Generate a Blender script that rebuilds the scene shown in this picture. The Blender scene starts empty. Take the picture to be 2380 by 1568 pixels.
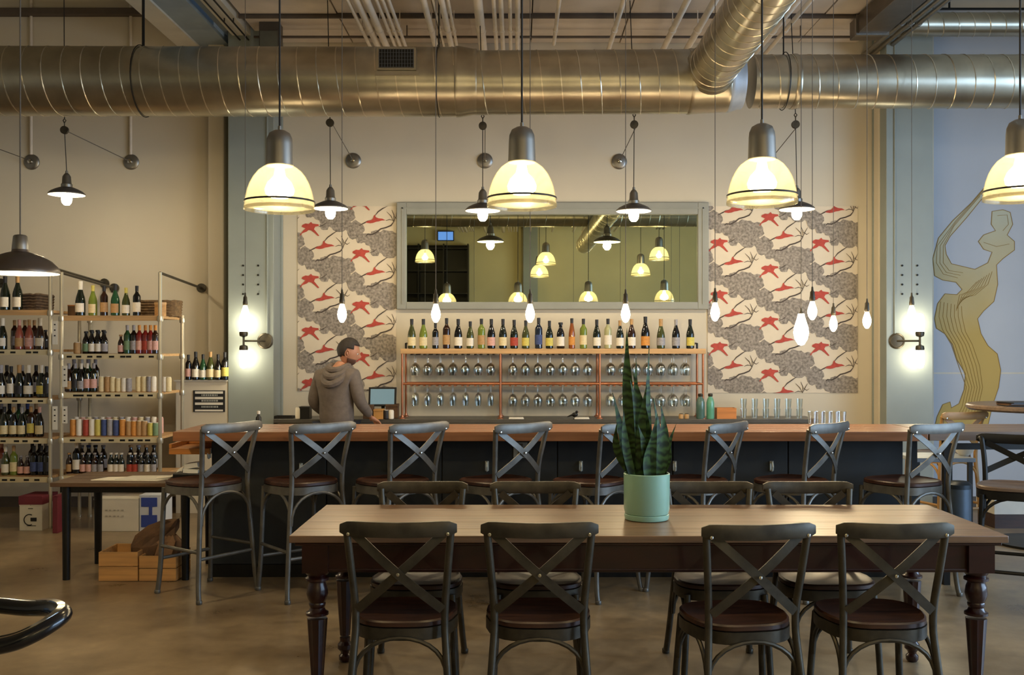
import bpy, math, random
from mathutils import Vector, Matrix
random.seed(7)
PI = math.pi
SC = bpy.context.scene
COL = SC.collection

# ---------------------------------------------------------------- camera, world, daylight, exposure
F, CX, HY, CH = 2350.0, 1200.0, 805.0, 1.55      # focal length in px, vanishing point, eye height
cd = bpy.data.cameras.new('camera'); cam = bpy.data.objects.new('camera', cd); COL.objects.link(cam)
cam.location = (0, 0, CH); cam.rotation_euler = (PI/2, 0, 0)
cd.sensor_width = 36.0; cd.lens = 36.0*F/2380.0
cd.shift_x = (1190.0-CX)/2380.0; cd.shift_y = (HY-784.0)/2380.0
cd.clip_start = 0.05; cd.clip_end = 100
SC.camera = cam

wd = bpy.data.worlds.new('world'); SC.world = wd; wd.use_nodes = True
bg = wd.node_tree.nodes['Background']; bg.inputs[0].default_value = (0.55, 0.72, 1.0, 1); bg.inputs[1].default_value = 1.6

SC.view_settings.view_transform = 'Standard'; SC.view_settings.look = 'None'
SC.view_settings.gamma = 1.0; SC.view_settings.use_curve_mapping = False
SC.view_settings.exposure = 0.0

def area(name, loc, rot, sx, sy, power, col):
    l = bpy.data.lights.new(name, 'AREA'); l.shape = 'RECTANGLE'; l.size = sx; l.size_y = sy
    l.energy = power; l.color = col
    o = bpy.data.objects.new(name, l); COL.objects.link(o); o.location = loc; o.rotation_euler = rot
    return o
# daylight entering through the tall windows of the right-hand wall
area('window_daylight', (7.05, 2.8, 2.1), (0, PI/2, 0), 3.0, 7.4, 520, (0.50, 0.72, 1.0))

K_PEND, K_FACT, K_BULB, K_SCON, K_BACK = 44, 20, 9, 3.2, 140
WARM = (1.0, 0.82, 0.53)

# ---------------------------------------------------------------- helpers
def X(px, s): return (px-CX)/s
def Y(s): return F/s
def Z(py, s): return CH-(py-HY)/s
def W(px, py, s): return Vector((X(px, s), Y(s), Z(py, s)))

def lin(c):
    return tuple((v/12.92 if v <= 0.04045 else ((v+0.055)/1.055)**2.4) for v in c)
def hexc(h):
    return lin(tuple(int(h[i:i+2], 16)/255 for i in (0, 2, 4)))

MATS = {}
def mat(name, h, rough=0.5, metal=0.0, var=0.12, scale=8.0, stretch=(1, 1, 1), bump=0.0, emit=None, es=0.0, spec=0.5, coat=0.0):
    if name in MATS: return MATS[name]
    m = bpy.data.materials.new(name); m.use_nodes = True
    nt = m.node_tree; b = nt.nodes['Principled BSDF']
    c = hexc(h)
    b.inputs['Roughness'].default_value = rough; b.inputs['Metallic'].default_value = metal
    b.inputs['Specular IOR Level'].default_value = spec
    b.inputs['Coat Weight'].default_value = coat
    b.inputs['Base Color'].default_value = (*c, 1)
    if var > 0:
        tc = nt.nodes.new('ShaderNodeTexCoord'); mp = nt.nodes.new('ShaderNodeMapping')
        mp.inputs['Scale'].default_value = stretch
        n = nt.nodes.new('ShaderNodeTexNoise'); n.inputs['Scale'].default_value = scale; n.inputs['Detail'].default_value = 5
        r = nt.nodes.new('ShaderNodeValToRGB')
        r.color_ramp.elements[0].position = 0.32; r.color_ramp.elements[1].position = 0.68
        r.color_ramp.elements[0].color = (*[v*(1-var) for v in c], 1)
        r.color_ramp.elements[1].color = (*[min(1, v*(1+var)) for v in c], 1)
        nt.links.new(tc.outputs['Object'], mp.inputs['Vector']); nt.links.new(mp.outputs[0], n.inputs['Vector'])
        nt.links.new(n.outputs['Fac'], r.inputs[0]); nt.links.new(r.outputs[0], b.inputs['Base Color'])
        if bump > 0:
            bp = nt.nodes.new('ShaderNodeBump'); bp.inputs['Strength'].default_value = bump; bp.inputs['Distance'].default_value = 0.01
            nt.links.new(n.outputs['Fac'], bp.inputs['Height']); nt.links.new(bp.outputs[0], b.inputs['Normal'])
    if emit:
        b.inputs['Emission Color'].default_value = (*hexc(emit), 1); b.inputs['Emission Strength'].default_value = es
    MATS[name] = m
    return m

def thin_glass(name, tint, refl=0.12, rough=0.03, dens=0.0):
    """thin clear glass: mostly see-through, with mirror-like edges"""
    if name in MATS: return MATS[name]
    m = bpy.data.materials.new(name); m.use_nodes = True; nt = m.node_tree
    for n in list(nt.nodes): nt.nodes.remove(n)
    o = nt.nodes.new('ShaderNodeOutputMaterial'); t = nt.nodes.new('ShaderNodeBsdfTransparent'); g = nt.nodes.new('ShaderNodeBsdfGlossy')
    g.inputs['Roughness'].default_value = rough; t.inputs[0].default_value = (*tint, 1); g.inputs[0].default_value = (1, 1, 1, 1)
    lw = nt.nodes.new('ShaderNodeLayerWeight'); lw.inputs[0].default_value = 0.35
    mt = nt.nodes.new('ShaderNodeMath'); mt.operation = 'MULTIPLY_ADD'; mt.inputs[1].default_value = 0.75; mt.inputs[2].default_value = refl
    mx = nt.nodes.new('ShaderNodeMixShader')
    nt.links.new(lw.outputs['Facing'], mt.inputs[0]); nt.links.new(mt.outputs[0], mx.inputs[0])
    nt.links.new(t.outputs[0], mx.inputs[1]); nt.links.new(g.outputs[0], mx.inputs[2]); nt.links.new(mx.outputs[0], o.inputs[0])
    MATS[name] = m; return m

def dome_glass():
    """prismatic lamp glass: scatters and passes the light of the bulb inside"""
    m = bpy.data.materials.new('prismatic_glass'); m.use_nodes = True; nt = m.node_tree
    for n in list(nt.nodes): nt.nodes.remove(n)
    o = nt.nodes.new('ShaderNodeOutputMaterial')
    t = nt.nodes.new('ShaderNodeBsdfTransparent'); t.inputs[0].default_value = (1, 0.96, 0.87, 1)
    tl = nt.nodes.new('ShaderNodeBsdfTranslucent'); tl.inputs[0].default_value = (0.062, 0.059, 0.042, 1)
    g = nt.nodes.new('ShaderNodeBsdfGlossy'); g.inputs['Roughness'].default_value = 0.15; g.inputs[0].default_value = (0.9, 0.9, 0.85, 1)
    df = nt.nodes.new('ShaderNodeBsdfDiffuse'); df.inputs[0].default_value = (0.14, 0.135, 0.105, 1)
    a = nt.nodes.new('ShaderNodeMixShader'); a.inputs[0].default_value = 0.42
    b = nt.nodes.new('ShaderNodeMixShader'); b.inputs[0].default_value = 0.25
    c = nt.nodes.new('ShaderNodeMixShader'); c.inputs[0].default_value = 0.12
    nt.links.new(tl.outputs[0], b.inputs[1]); nt.links.new(df.outputs[0], b.inputs[2])
    nt.links.new(b.outputs[0], a.inputs[2]); nt.links.new(t.outputs[0], a.inputs[1])
    nt.links.new(a.outputs[0], c.inputs[1]); nt.links.new(g.outputs[0], c.inputs[2]); nt.links.new(c.outputs[0], o.inputs[0])
    return m

def emis(name, rgb, st):
    if name in MATS: return MATS[name]
    m = bpy.data.materials.new(name); m.use_nodes = True; b = m.node_tree.nodes['Principled BSDF']
    if 'screen' not in name:          # clear glowing bulb glass: lets the filament's light through
        nt = m.node_tree; nt.nodes.remove(b)
        t = nt.nodes.new('ShaderNodeBsdfTransparent'); e = nt.nodes.new('ShaderNodeEmission'); a = nt.nodes.new('ShaderNodeAddShader')
        e.inputs[0].default_value = (*rgb, 1); e.inputs[1].default_value = st; t.inputs[0].default_value = (.95, .95, .92, 1)
        nt.links.new(t.outputs[0], a.inputs[0]); nt.links.new(e.outputs[0], a.inputs[1]); nt.links.new(a.outputs[0], nt.nodes['Material Output'].inputs[0])
        MATS[name] = m; return m
    b.inputs['Base Color'].default_value = (0.05, 0.06, 0.07, 1)
    b.inputs['Emission Color'].default_value = (*rgb, 1); b.inputs['Emission Strength'].default_value = st
    MATS[name] = m; return m

def basis(d):
    d = d.normalized(); up = Vector((0, 0, 1)) if abs(d.z) < 0.95 else Vector((0, 1, 0))
    a = d.cross(up).normalized(); b = a.cross(d).normalized()
    return a, b

class MB:
    def __init__(s): s.v = []; s.f = []
    def add(s, vs, fs):
        k = len(s.v); s.v += [tuple(p) for p in vs]; s.f += [tuple(i+k for i in q) for q in fs]; return s
    def box(s, x0, x1, y0, y1, z0, z1, M=None):
        vs = [Vector((x, y, z)) for z in (z0, z1) for y in (y0, y1) for x in (x0, x1)]
        if M: vs = [M @ p for p in vs]
        return s.add(vs, [(0, 2, 3, 1), (4, 5, 7, 6), (0, 1, 5, 4), (2, 6, 7, 3), (0, 4, 6, 2), (1, 3, 7, 5)])
    def sweep(s, pts, sec, scale=None, closed=False, up=None):
        """sec: list of (a,b) offsets; swept along pts"""
        pts = [Vector(p) for p in pts]; n = len(pts); m = len(sec); vs = []; pa = None
        for i, p in enumerate(pts):
            if closed: d = pts[(i+1) % n]-pts[i-1]
            else: d = pts[min(i+1, n-1)]-pts[max(i-1, 0)]
            d = d.normalized()
            if up is not None: a = d.cross(Vector(up)).normalized(); b = a.cross(d).normalized()
            elif pa is None: a, b = basis(d)
            else:
                a = (pa-d*pa.dot(d)); a = a.normalized() if a.length > 1e-6 else basis(d)[0]; b = a.cross(d).normalized()
            pa = a; k = scale[i] if scale else 1
            vs += [p+a*(u*k)+b*(w*k) for u, w in sec]
        fs = []
        for i in range(n if closed else n-1):
            for j in range(m):
                i2 = (i+1) % n; j2 = (j+1) % m
                fs.append((i*m+j, i*m+j2, i2*m+j2, i2*m+j))
        if not closed: fs += [tuple(range(m-1, -1, -1)), tuple((n-1)*m+j for j in range(m))]
        return s.add(vs, fs)
    def tube(s, pts, r, n=8, closed=False):
        rr = r if isinstance(r, (list, tuple)) else [r]*len(pts)
        return s.sweep(pts, [(math.cos(2*PI*j/n), math.sin(2*PI*j/n)) for j in range(n)], rr, closed)
    def bar(s, p, q, w, h, up=None):
        return s.sweep([p, q], [(-w/2, -h/2), (w/2, -h/2), (w/2, h/2), (-w/2, h/2)], None, False, up)
    def lathe(s, prof, n=20, o=(0, 0, 0), M=None, a0=0.0, a1=2*PI, flute=0.0, caps=True):
        full = abs(a1-a0-2*PI) < 1e-6; cnt = n if full else n+1; vs = []
        for r, z in prof:
            for j in range(cnt):
                a = a0+(a1-a0)*j/n; k = 1-(flute if j % 2 else 0)
                vs.append(Vector((r*k*math.cos(a), r*k*math.sin(a), z)))
        vs = [(M @ p if M else p)+Vector(o) for p in vs]; fs = []
        for i in range(len(prof)-1):
            for j in range(n if full else n):
                j2 = (j+1) % cnt
                fs.append((i*cnt+j, i*cnt+j2, (i+1)*cnt+j2, (i+1)*cnt+j))
        if full and caps:
            if prof[0][0] > 1e-4: fs.append(tuple(range(cnt-1, -1, -1)))
            if prof[-1][0] > 1e-4: fs.append(tuple((len(prof)-1)*cnt+j for j in range(cnt)))
        return s.add(vs, fs)
    def prism(s, pts, M, t):
        """2D outline extruded by t; M maps (u,v,w) to space"""
        n = len(pts)
        vs = [M @ Vector((u, v, 0)) for u, v in pts]+[M @ Vector((u, v, t)) for u, v in pts]
        fs = [tuple(range(n-1, -1, -1)), tuple(range(n, 2*n))]+[(i, (i+1) % n, n+(i+1) % n, n+i) for i in range(n)]
        return s.add(vs, fs)
    def sphere(s, c, r, n=12, m=8, sc=(1, 1, 1)):
        pr = [(math.sin(PI*i/m)*1.0, -math.cos(PI*i/m)) for i in range(m+1)]
        M = Matrix.Diagonal((r*sc[0], r*sc[1], r*sc[2]))
        pr = [(max(a, 0), b) for a, b in pr]
        return s.lathe([(a if a > 1e-5 else 1e-5, b) for a, b in pr], n, c, M)
    def mesh(s, name, m, smooth=True):
        me = bpy.data.meshes.new(name); me.from_pydata(s.v, [], s.f); me.materials.append(m)
        if smooth:
            me.shade_smooth(); me.set_sharp_from_angle(angle=math.radians(38))
        me.update(); return me
    def build(s, name, m, parent=None, smooth=True, loc=None, bevel=0):
        o = bpy.data.objects.new(name, s.mesh(name, m, smooth)); COL.objects.link(o)
        if parent: o.parent = parent
        if loc is not None: o.location = loc
        if bevel:
            b = o.modifiers.new('bevel', 'BEVEL'); b.width = bevel; b.segments = 2; b.limit_method = 'ANGLE'
        return o

def tag(o, label=None, cat=None, group=None, kind=None):
    if label: o['label'] = label
    if cat: o['category'] = cat
    if group: o['group'] = group
    if kind: o['kind'] = kind
    return o
def thing(name, label, cat, loc=(0, 0, 0), rz=0.0, group=None):
    o = bpy.data.objects.new(name, None); COL.objects.link(o); o.location = loc; o.rotation_euler = (0, 0, rz)
    o.empty_display_size = 0.1
    return tag(o, label, cat, group)
def inst(name, me, parent=None, loc=(0, 0, 0), rot=(0, 0, 0), scale=None):
    o = bpy.data.objects.new(name, me); COL.objects.link(o); o.location = loc; o.rotation_euler = rot
    if parent: o.parent = parent
    if scale: o.scale = scale
    return o
KIDS = {}
def copy_tree(root, loc, rz, label, group=None):
    r = root.copy(); COL.objects.link(r); r.location = loc; r.rotation_euler = (0, 0, rz); r['label'] = label
    if group: r['group'] = group
    for ch in root.children:
        c = ch.copy(); COL.objects.link(c); c.parent = r
        for g in ch.children:
            d = g.copy(); COL.objects.link(d); d.parent = c
    return r
def lamp(loc, power, col=WARM, rad=0.03, parent=None):
    l = bpy.data.lights.new('bulb_light', 'POINT'); l.energy = power; l.color = col; l.shadow_soft_size = rad
    o = bpy.data.objects.new('bulb_light', l); COL.objects.link(o); o.location = loc
    if parent: o.parent = parent
    return o
ORD = ['first', 'second', 'third', 'fourth', 'fifth', 'sixth', 'seventh', 'eighth', 'ninth', 'tenth', 'eleventh', 'twelfth', 'thirteenth',
       'fourteenth', 'fifteenth', 'sixteenth', 'seventeenth', 'eighteenth', 'nineteenth', 'twentieth', 'twenty-first', 'twenty-second', 'twenty-third', 'twenty-fourth', 'twenty-fifth', 'twenty-sixth']
def MW(px, py, s, dy=0.0):
    """plane facing the camera with its origin at a point: u right, v up, w towards the viewer"""
    p = W(px, py, s)
    return Matrix(((1, 0, 0, p.x), (0, 0, -1, p.y+dy), (0, 1, 0, p.z), (0, 0, 0, 1)))

# ---------------------------------------------------------------- materials
m_wall = mat('painted_wall', 'CDC3AE', 0.75, var=0.03, scale=1.5)
m_wallr = mat('daylit_wall_right', 'B2B7C0', 0.75, var=0.03, scale=1.5)  # white wall with the bluish cast of daylight put into its colour
m_ceil = mat('ceiling_deck', 'D0C3B5', 0.8, var=0.12, scale=2.0)
m_dark = mat('dark_joist', '554B42', 0.7)
m_soffit = mat('soffit_paint', 'C9C3B4', 0.8, var=0.03)
m_steelblue = mat('beam_paint', '8E9CA6', 0.6, var=0.05)
m_col = mat('column_paint', '8C9490', 0.5, var=0.05, scale=3)
m_pipe = mat('painted_conduit', 'D6CABA', 0.55, var=0.06)
m_duct = mat('galvanised_steel', 'A9A392', 0.3, 0.95, var=0.14, scale=5, stretch=(1, 1, 1))
m_seam = mat('duct_seam', 'C8C0AC', 0.28, 0.9, var=0.05)
m_black = mat('black_metal', '14120F', 0.45, 0.3, var=0.1)
m_cord = mat('black_cord', '17130F', 0.6, var=0)
m_greycord = mat('grey_cord', '5A544C', 0.6, var=0)
m_alu = mat('brushed_aluminium', '8C8983', 0.38, 0.9, var=0.08, scale=30, stretch=(1, 1, 0.05))
m_pewter = mat('weathered_grey_metal', '484236', 0.42, 0.55, var=0.3, scale=14, bump=0.1)
m_stoolm = mat('stool_grey_metal', '66635C', 0.42, 0.45, var=0.22, scale=14)
m_oldwood = mat('dark_seat_wood', '3B2215', 0.38, var=0.45, scale=6, stretch=(1, 6, 6))
m_top = mat('worn_table_wood', '7A5E45', 0.36, var=0.3, scale=5, stretch=(0.5, 9, 9), bump=0.05)
m_mahog = mat('mahogany', '2B0C07', 0.3, var=0.3, scale=5, stretch=(1, 1, 4), coat=0.3)
m_bartop = mat('bar_top_wood', '8A5B3B', 0.3, var=0.25, scale=4, stretch=(0.4, 8, 8))
m_barbase = mat('charcoal_panel', '1D2123', 0.6, var=0.12, scale=3)
m_plank = mat('pale_shelf_wood', 'C39A68', 0.5, var=0.18, scale=5, stretch=(0.5, 8, 8))
m_crate = mat('crate_pine', 'B98A52', 0.6, var=0.25, scale=4, stretch=(0.5, 8, 8))
m_chrome = mat('rack_chrome', 'B9B2A0', 0.3, 0.6, var=0.05)
m_copper = mat('copper_pipe', 'A96F50', 0.35, 0.75, var=0.15)
m_counter = mat('zinc_counter', '5F5C56', 0.35, 0.5, var=0.1)
m_white = mat('white_card', 'D8D2C4', 0.7, var=0.04)
m_paper = mat('paper', 'EDE6D4', 0.8, var=0.03)
m_blue = mat('blue_print', '30469A', 0.6, var=0.05)
m_maroon = mat('maroon_print', '6B2430', 0.6, var=0.1)
m_ink = mat('black_ink', '17181A', 0.6, var=0)
m_wicker = mat('wicker', '6E5536', 0.8, var=0.4, scale=40)
m_kraft = mat('kraft_paper', '5E432A', 0.8, var=0.3, scale=12)
m_pot = mat('mint_glaze', '8FB8A2', 0.35, var=0.03, coat=0.3)
m_soil = mat('soil', '2A1E15', 0.9, var=0.3, scale=40)
m_screen = emis('tablet_screen', (0.25, 0.42, 0.45), 0.5)
m_mirror = mat('mirror_silver', 'C9CFB8', 0.01, 1.0, var=0)
m_mframe = mat('mirror_frame', '8F9088', 0.55, var=0.04)
m_glass = thin_glass('clear_glass', (0.93, 0.95, 0.93), 0.10)
m_pane = thin_glass('window_glass', (0.95, 0.97, 1.0), 0.04)
m_bulbglass = emis('glowing_bulb', (1.0, 0.86, 0.62), 14)
m_frost = emis('frosted_tube_bulb', (1.0, 0.93, 0.74), 6)
m_coil = emis('lamp_core', (1.0, 0.9, 0.66), 30)
m_dome = dome_glass()
m_wpaper = mat('wallpaper_cream', 'D9CBB4', 0.8, var=0.03)
m_wgrey = mat('wallpaper_foliage', '8F857A', 0.8, var=0.45, scale=45)
m_wdark = mat('wallpaper_branch', '4A3F38', 0.8, var=0.1)
m_wred = mat('wallpaper_red', 'B2463A', 0.8, var=0.15, scale=30)
m_ochre = mat('mural_ochre', 'B79A55', 0.8, var=0.14, scale=2.5)
def muralmat():
    m = bpy.data.materials.new('mural_paint'); m.use_nodes = True; nt = m.node_tree; b = nt.nodes['Principled BSDF']
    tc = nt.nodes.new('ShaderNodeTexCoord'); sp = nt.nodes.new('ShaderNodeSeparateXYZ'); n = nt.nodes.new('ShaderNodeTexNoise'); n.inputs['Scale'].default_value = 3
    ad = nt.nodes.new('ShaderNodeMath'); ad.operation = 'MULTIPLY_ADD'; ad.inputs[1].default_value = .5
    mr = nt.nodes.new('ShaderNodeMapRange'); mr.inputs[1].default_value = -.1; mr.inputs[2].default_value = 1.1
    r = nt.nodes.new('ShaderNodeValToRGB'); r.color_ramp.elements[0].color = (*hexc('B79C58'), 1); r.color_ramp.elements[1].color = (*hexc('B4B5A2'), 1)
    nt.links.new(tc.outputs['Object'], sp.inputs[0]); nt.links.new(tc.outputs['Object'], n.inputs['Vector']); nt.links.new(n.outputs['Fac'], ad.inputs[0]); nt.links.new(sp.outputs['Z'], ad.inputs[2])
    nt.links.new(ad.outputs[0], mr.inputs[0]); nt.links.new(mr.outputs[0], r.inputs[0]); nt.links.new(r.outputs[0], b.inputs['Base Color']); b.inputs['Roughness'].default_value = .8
    return m
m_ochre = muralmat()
m_ochreline = mat('mural_line', '8E7235', 0.8, var=0.1)
m_enamel = mat('grey_enamel', '57524E', 0.4, 0.3, var=0.08)
m_enamelin = mat('white_enamel', 'E8E2D2', 0.4, var=0.02)
m_skin = mat('skin', 'B98263', 0.55, var=0.08)
m_hair = mat('dark_hair', '2A211B', 0.7, var=0.3, scale=60)
m_hoodie = mat('grey_hoodie', '6B6058', 0.95, var=0.12, scale=25, bump=0.2)
m_jeans = mat('dark_jeans', '23262E', 0.9, var=0.15)
m_vinyl = mat('black_vinyl', '0E0F12', 0.22, var=0.05, coat=0.4)
m_chair_chrome = mat('polished_chrome', 'C9C6BE', 0.12, 1.0, var=0.0)

# leaf: dark green with pale cross banding
def leafmat():
    m = bpy.data.materials.new('snake_plant_leaf'); m.use_nodes = True; nt = m.node_tree; b = nt.nodes['Principled BSDF']
    tc = nt.nodes.new('ShaderNodeTexCoord'); w = nt.nodes.new('ShaderNodeTexWave'); w.bands_direction = 'Z'
    w.inputs['Scale'].default_value = 9; w.inputs['Distortion'].default_value = 14; w.inputs['Detail'].default_value = 3
    r = nt.nodes.new('ShaderNodeValToRGB'); r.color_ramp.elements[0].color = (*hexc('1A2A14'), 1); r.color_ramp.elements[1].color = (*hexc('3E5A2C'), 1)
    nt.links.new(tc.outputs['Object'], w.inputs['Vector']); nt.links.new(w.outputs['Fac'], r.inputs[0]); nt.links.new(r.outputs[0], b.inputs['Base Color'])
    b.inputs['Roughness'].default_value = 0.5; b.inputs['Specular IOR Level'].default_value = .3; return m
m_leaf = leafmat()

def floormat():
    m = bpy.data.materials.new('polished_concrete'); m.use_nodes = True; nt = m.node_tree; b = nt.nodes['Principled BSDF']
    tc = nt.nodes.new('ShaderNodeTexCoord')
    n1 = nt.nodes.new('ShaderNodeTexNoise'); n1.inputs['Scale'].default_value = 1.4; n1.inputs['Detail'].default_value = 8; n1.inputs['Roughness'].default_value = 0.65
    n2 = nt.nodes.new('ShaderNodeTexNoise'); n2.inputs['Scale'].default_value = 14; n2.inputs['Detail'].default_value = 6
    r = nt.nodes.new('ShaderNodeValToRGB'); r.color_ramp.elements[0].position = 0.3; r.color_ramp.elements[1].position = 0.72
    r.color_ramp.elements[0].color = (*hexc('625139'), 1); r.color_ramp.elements[1].color = (*hexc('A38F70'), 1)
    r2 = nt.nodes.new('ShaderNodeValToRGB'); r2.color_ramp.elements[0].color = (0.7, 0.7, 0.7, 1); r2.color_ramp.elements[1].color = (1.25, 1.25, 1.25, 1)
    mx = nt.nodes.new('ShaderNodeMix'); mx.data_type = 'RGBA'; mx.blend_type = 'MULTIPLY'; mx.inputs[0].default_value = 0.8
    for n in (n1, n2): nt.links.new(tc.outputs['Object'], n.inputs['Vector'])
    nt.links.new(n1.outputs['Fac'], r.inputs[0]); nt.links.new(n2.outputs['Fac'], r2.inputs[0])
    nt.links.new(r.outputs[0], mx.inputs[6]); nt.links.new(r2.outputs[0], mx.inputs[7]); nt.links.new(mx.outputs[2], b.inputs['Base Color'])
    rr = nt.nodes.new('ShaderNodeMapRange'); rr.inputs[3].default_value = 0.2; rr.inputs[4].default_value = 0.42
    nt.links.new(n1.outputs['Fac'], rr.inputs[0]); nt.links.new(rr.outputs[0], b.inputs['Roughness'])
    return m
m_floor = floormat()

# ---------------------------------------------------------------- the room
XL, XR, YF, YB = -7.5, 7.0, -5.0, 9.79
def st(name, mb, m, bevel=0, smooth=False):
    return tag(mb.build(name, m, smooth=smooth, bevel=bevel), kind='structure')
st('floor', MB().box(XL-.1, XR+.1, YF-.1, YB+.1, -0.12, 0), m_floor)
st('wall_back', MB().box(XL, X(2170, 240), YB, YB+0.12, 0, 5.5), m_wall)
st('wall_back_right', MB().box(X(2170, 240), XR, YB, YB+0.12, 0, 5.5), m_wallr)
st('wall_left', MB().box(XL-.12, XL, YF, YB, 0, 5.5), m_wall)
st('wall_front', MB().box(XL, XR, YF-.12, YF, 0, 5.5), mat('wall_front_paint', 'CABF92', 0.8, var=0.05, scale=1))
wr = MB()
wr.box(XR, XR+.12, YF, -1.0, 0, 5.5).box(XR, XR+.12, 6.6, YB, 0, 5.5).box(XR, XR+.12, -1.0, 6.6, 0, 0.5).box(XR, XR+.12, -1.0, 6.6, 3.8, 5.5)
st('wall_right', wr, m_wallr)
for i in range(4):
    y0 = -1.0+i*1.9; y1 = y0+1.9
    w = thing('window_%d' % (i+1), None, None, (XR+0.06, (y0+y1)/2, 0.5)); w['kind'] = 'structure'
    h = 3.3; a = 0.95
    MB().box(-.04, .04, -a, a, 0, .06).box(-.04, .04, -a, a, h-.06, h).box(-.04, .04, -a, -a+.05, .06, h-.06).box(-.04, .04, a-.05, a, .06, h-.06).box(-.03, .03, -a+.05, a-.05, h*.6, h*.6+.04).build('window_frame', m_black, w)
    MB().box(-.004, .004, -a+.05, a-.05, .06, h*.6).build('pane', m_pane, w); MB().box(-.004, .004, -a+.05, a-.05, h*.6+.04, h-.06).build('pane', m_pane, w)
# ceilings: high on the left, lower deck over the bar, middle height on the right
st('ceiling', MB().box(XL, -3.22, YF, YB, 5.3, 5.42), m_soffit)
CZ = 4.50
deck = st('ceiling_deck', MB().box(-2.45, 3.30, YF, YB, CZ+.02, CZ+.14), m_dark)
st('ceiling_right', MB().box(3.30, XR, YF, YB, 4.82, 4.94).box(3.27, 3.31, YF, YB, CZ, 4.94), m_soffit)
py = 9.78; row = 0
while py > -4.5:           # deck panels between the joists
    y0 = max(py-0.86, YF)
    x = -2.44
    while x < 3.2:
        x1 = min(x+0.86, 3.29)
        d = random.uniform(0, 0.012)
        p = MB().box(x+.006, x1-.006, y0+.012, py-.012, CZ-.012-d, CZ+.02).build('panel', m_ceil, deck, smooth=False)
        x = x1
    st('trim_%d' % (row+1), MB().box(-2.45, 3.26, y0-.012, y0+.012, CZ-.055, CZ-.035).box(-2.45, 3.26, y0-.004, y0+.004, CZ-.035, CZ+.02), m_dark)
    py = y0; row += 1
# left beam: plaster soffit, steel flange, lip, and two cables
bm = thing('ceiling_beam', 'pale plastered ceiling beam with a grey steel flange, running into the room at upper left', 'beam', (-3.0, 3, 4.4))
bm['kind'] = 'structure'; del bm['category']
def bx(n, x0, x1, z0, z1, m, y0=-7.9, y1=6.78): return MB().box(x0+3, x1+3, y0, y1, z0-4.4, z1-4.4).build(n, m, bm, smooth=False)
bx('soffit', -3.22, -3.02, 4.40, 5.29, m_soffit); bx('flange', -3.02, -2.74, 4.42, 4.45, m_steelblue); bx('web', -2.92, -2.88, 4.45, 5.29, m_steelblue)
bx('lip', -2.74, -2.64, 4.49, 4.9, m_col); bx('fascia', -2.64, -2.47, 4.44, 4.9, m_soffit)
tag(MB().tube([(-2.57, -4.5, 4.4), (-2.57, 9.5, 4.4)], 0.008, 6).tube([(-2.57, 8.9, 4.4), (-2.57, 8.9, 4.44)], .006, 5).build('ceiling_cable', m_cord), 'thin black cable clipped under the pale ceiling beam, nearer the beam', 'cable')
tag(MB().tube([(-2.49, -4.5, 4.4), (-2.49, 9.5, 4.4)], 0.008, 6).tube([(-2.49, 8.9, 4.4), (-2.49, 8.9, 4.44)], .006, 5).build('ceiling_cable', m_cord), 'thin black cable under the ceiling, farther from the pale beam', 'cable')
# columns
def column(n, x0, x1, mirror):
    t = thing(n, None, None, ((x0+x1)/2, 9.6, 0)); t['kind'] = 'structure'
    a = (x1-x0)/2
    MB().box(-a, a, -.20, -.17, 0, 4.8).box(-.02, .02, -.17, .17, 0, 4.8).box(-a, a, .15, .185, 0, 4.8).build('column_flange', m_col, t, smooth=False, bevel=.004)
    MB().box(-a+.02, a-.02, -.15, .14, 0, 4.7).build('column_core', m_col, t, smooth=False)
    b = MB()
    for k in range(4):
        for sx in (-.07, .07): b.lathe([(.009, 0), (.009, .012), (1e-4, .014)], 8, (sx, -.2, Z(617+k*22, 250)), Matrix.Rotation(PI/2, 3, 'X'))
    b.build('bolt', m_black, t)
    return t
column('column_1', X(530, 250), X(636, 250), 1); column('column_2', X(2060, 250), X(2168, 250), -1)
st('pilaster_1', MB().box(X(487, 243), X(524, 243), 9.62, YB, 0, 5.3), m_wall, .01)
st('pilaster_2', MB().box(X(2038, 243), X(2058, 243), 9.62, YB, 0, 4.5), m_wall, .01)
st('trim_30', MB().box(XL, -3.25, 9.70, YB, 4.74, 4.80), m_dark)
st('trim_31', MB().box(X(2170, 240), XR, YB-.0015, YB, 1.285, 1.30), m_soffit)
st('baseboard_back', MB().box(XL, XR, YB-.02, YB, 0, .1), m_dark)
# ---------------------------------------------------------------- ducts and pipes under the ceiling
def duct(name, label, a, b, r, pitch, rot=0.0, group=None):
    """round spiral duct from a to b with a raised helical seam"""
    a = Vector(a); b = Vector(b); L = (b-a).length
    t = thing(name, label, 'duct', a, 0, group)
    q = (b-a).to_track_quat('Z', 'Y'); M = q.to_matrix()
    n = max(2, int(L/0.5)); prof = [(r, L*i/n) for i in range(n+1)]
    MB().lathe(prof, 40, (0, 0, 0), M).build('duct_shell', m_duct, t)
    N = 20; turns = L/pitch; k = int(turns*N)
    pts = [M @ Vector((r*1.002*math.cos(rot+2*PI*i/N), r*1.002*math.sin(rot+2*PI*i/N), pitch*i/N)) for i in range(k)]
    MB().tube(pts, 0.0055, 4).build('spiral_seam', m_seam, t)
    return t
def collar(t, a, d, r0, r1, L, nm='collar', m=None):
    q = Vector(d).to_track_quat('Z', 'Y')
    return MB().lathe([(r0+.004, 0), (r0+.008, .01), (r0+.006, .03), (r1+.006, L-.03), (r1+.008, L-.01), (r1+.004, L)], 40, Vector(a)-t.location, q.to_matrix()).build(nm, m or m_duct, t)
DS = 290; DY = Y(DS)
zc = Z(188, DS)
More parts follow.
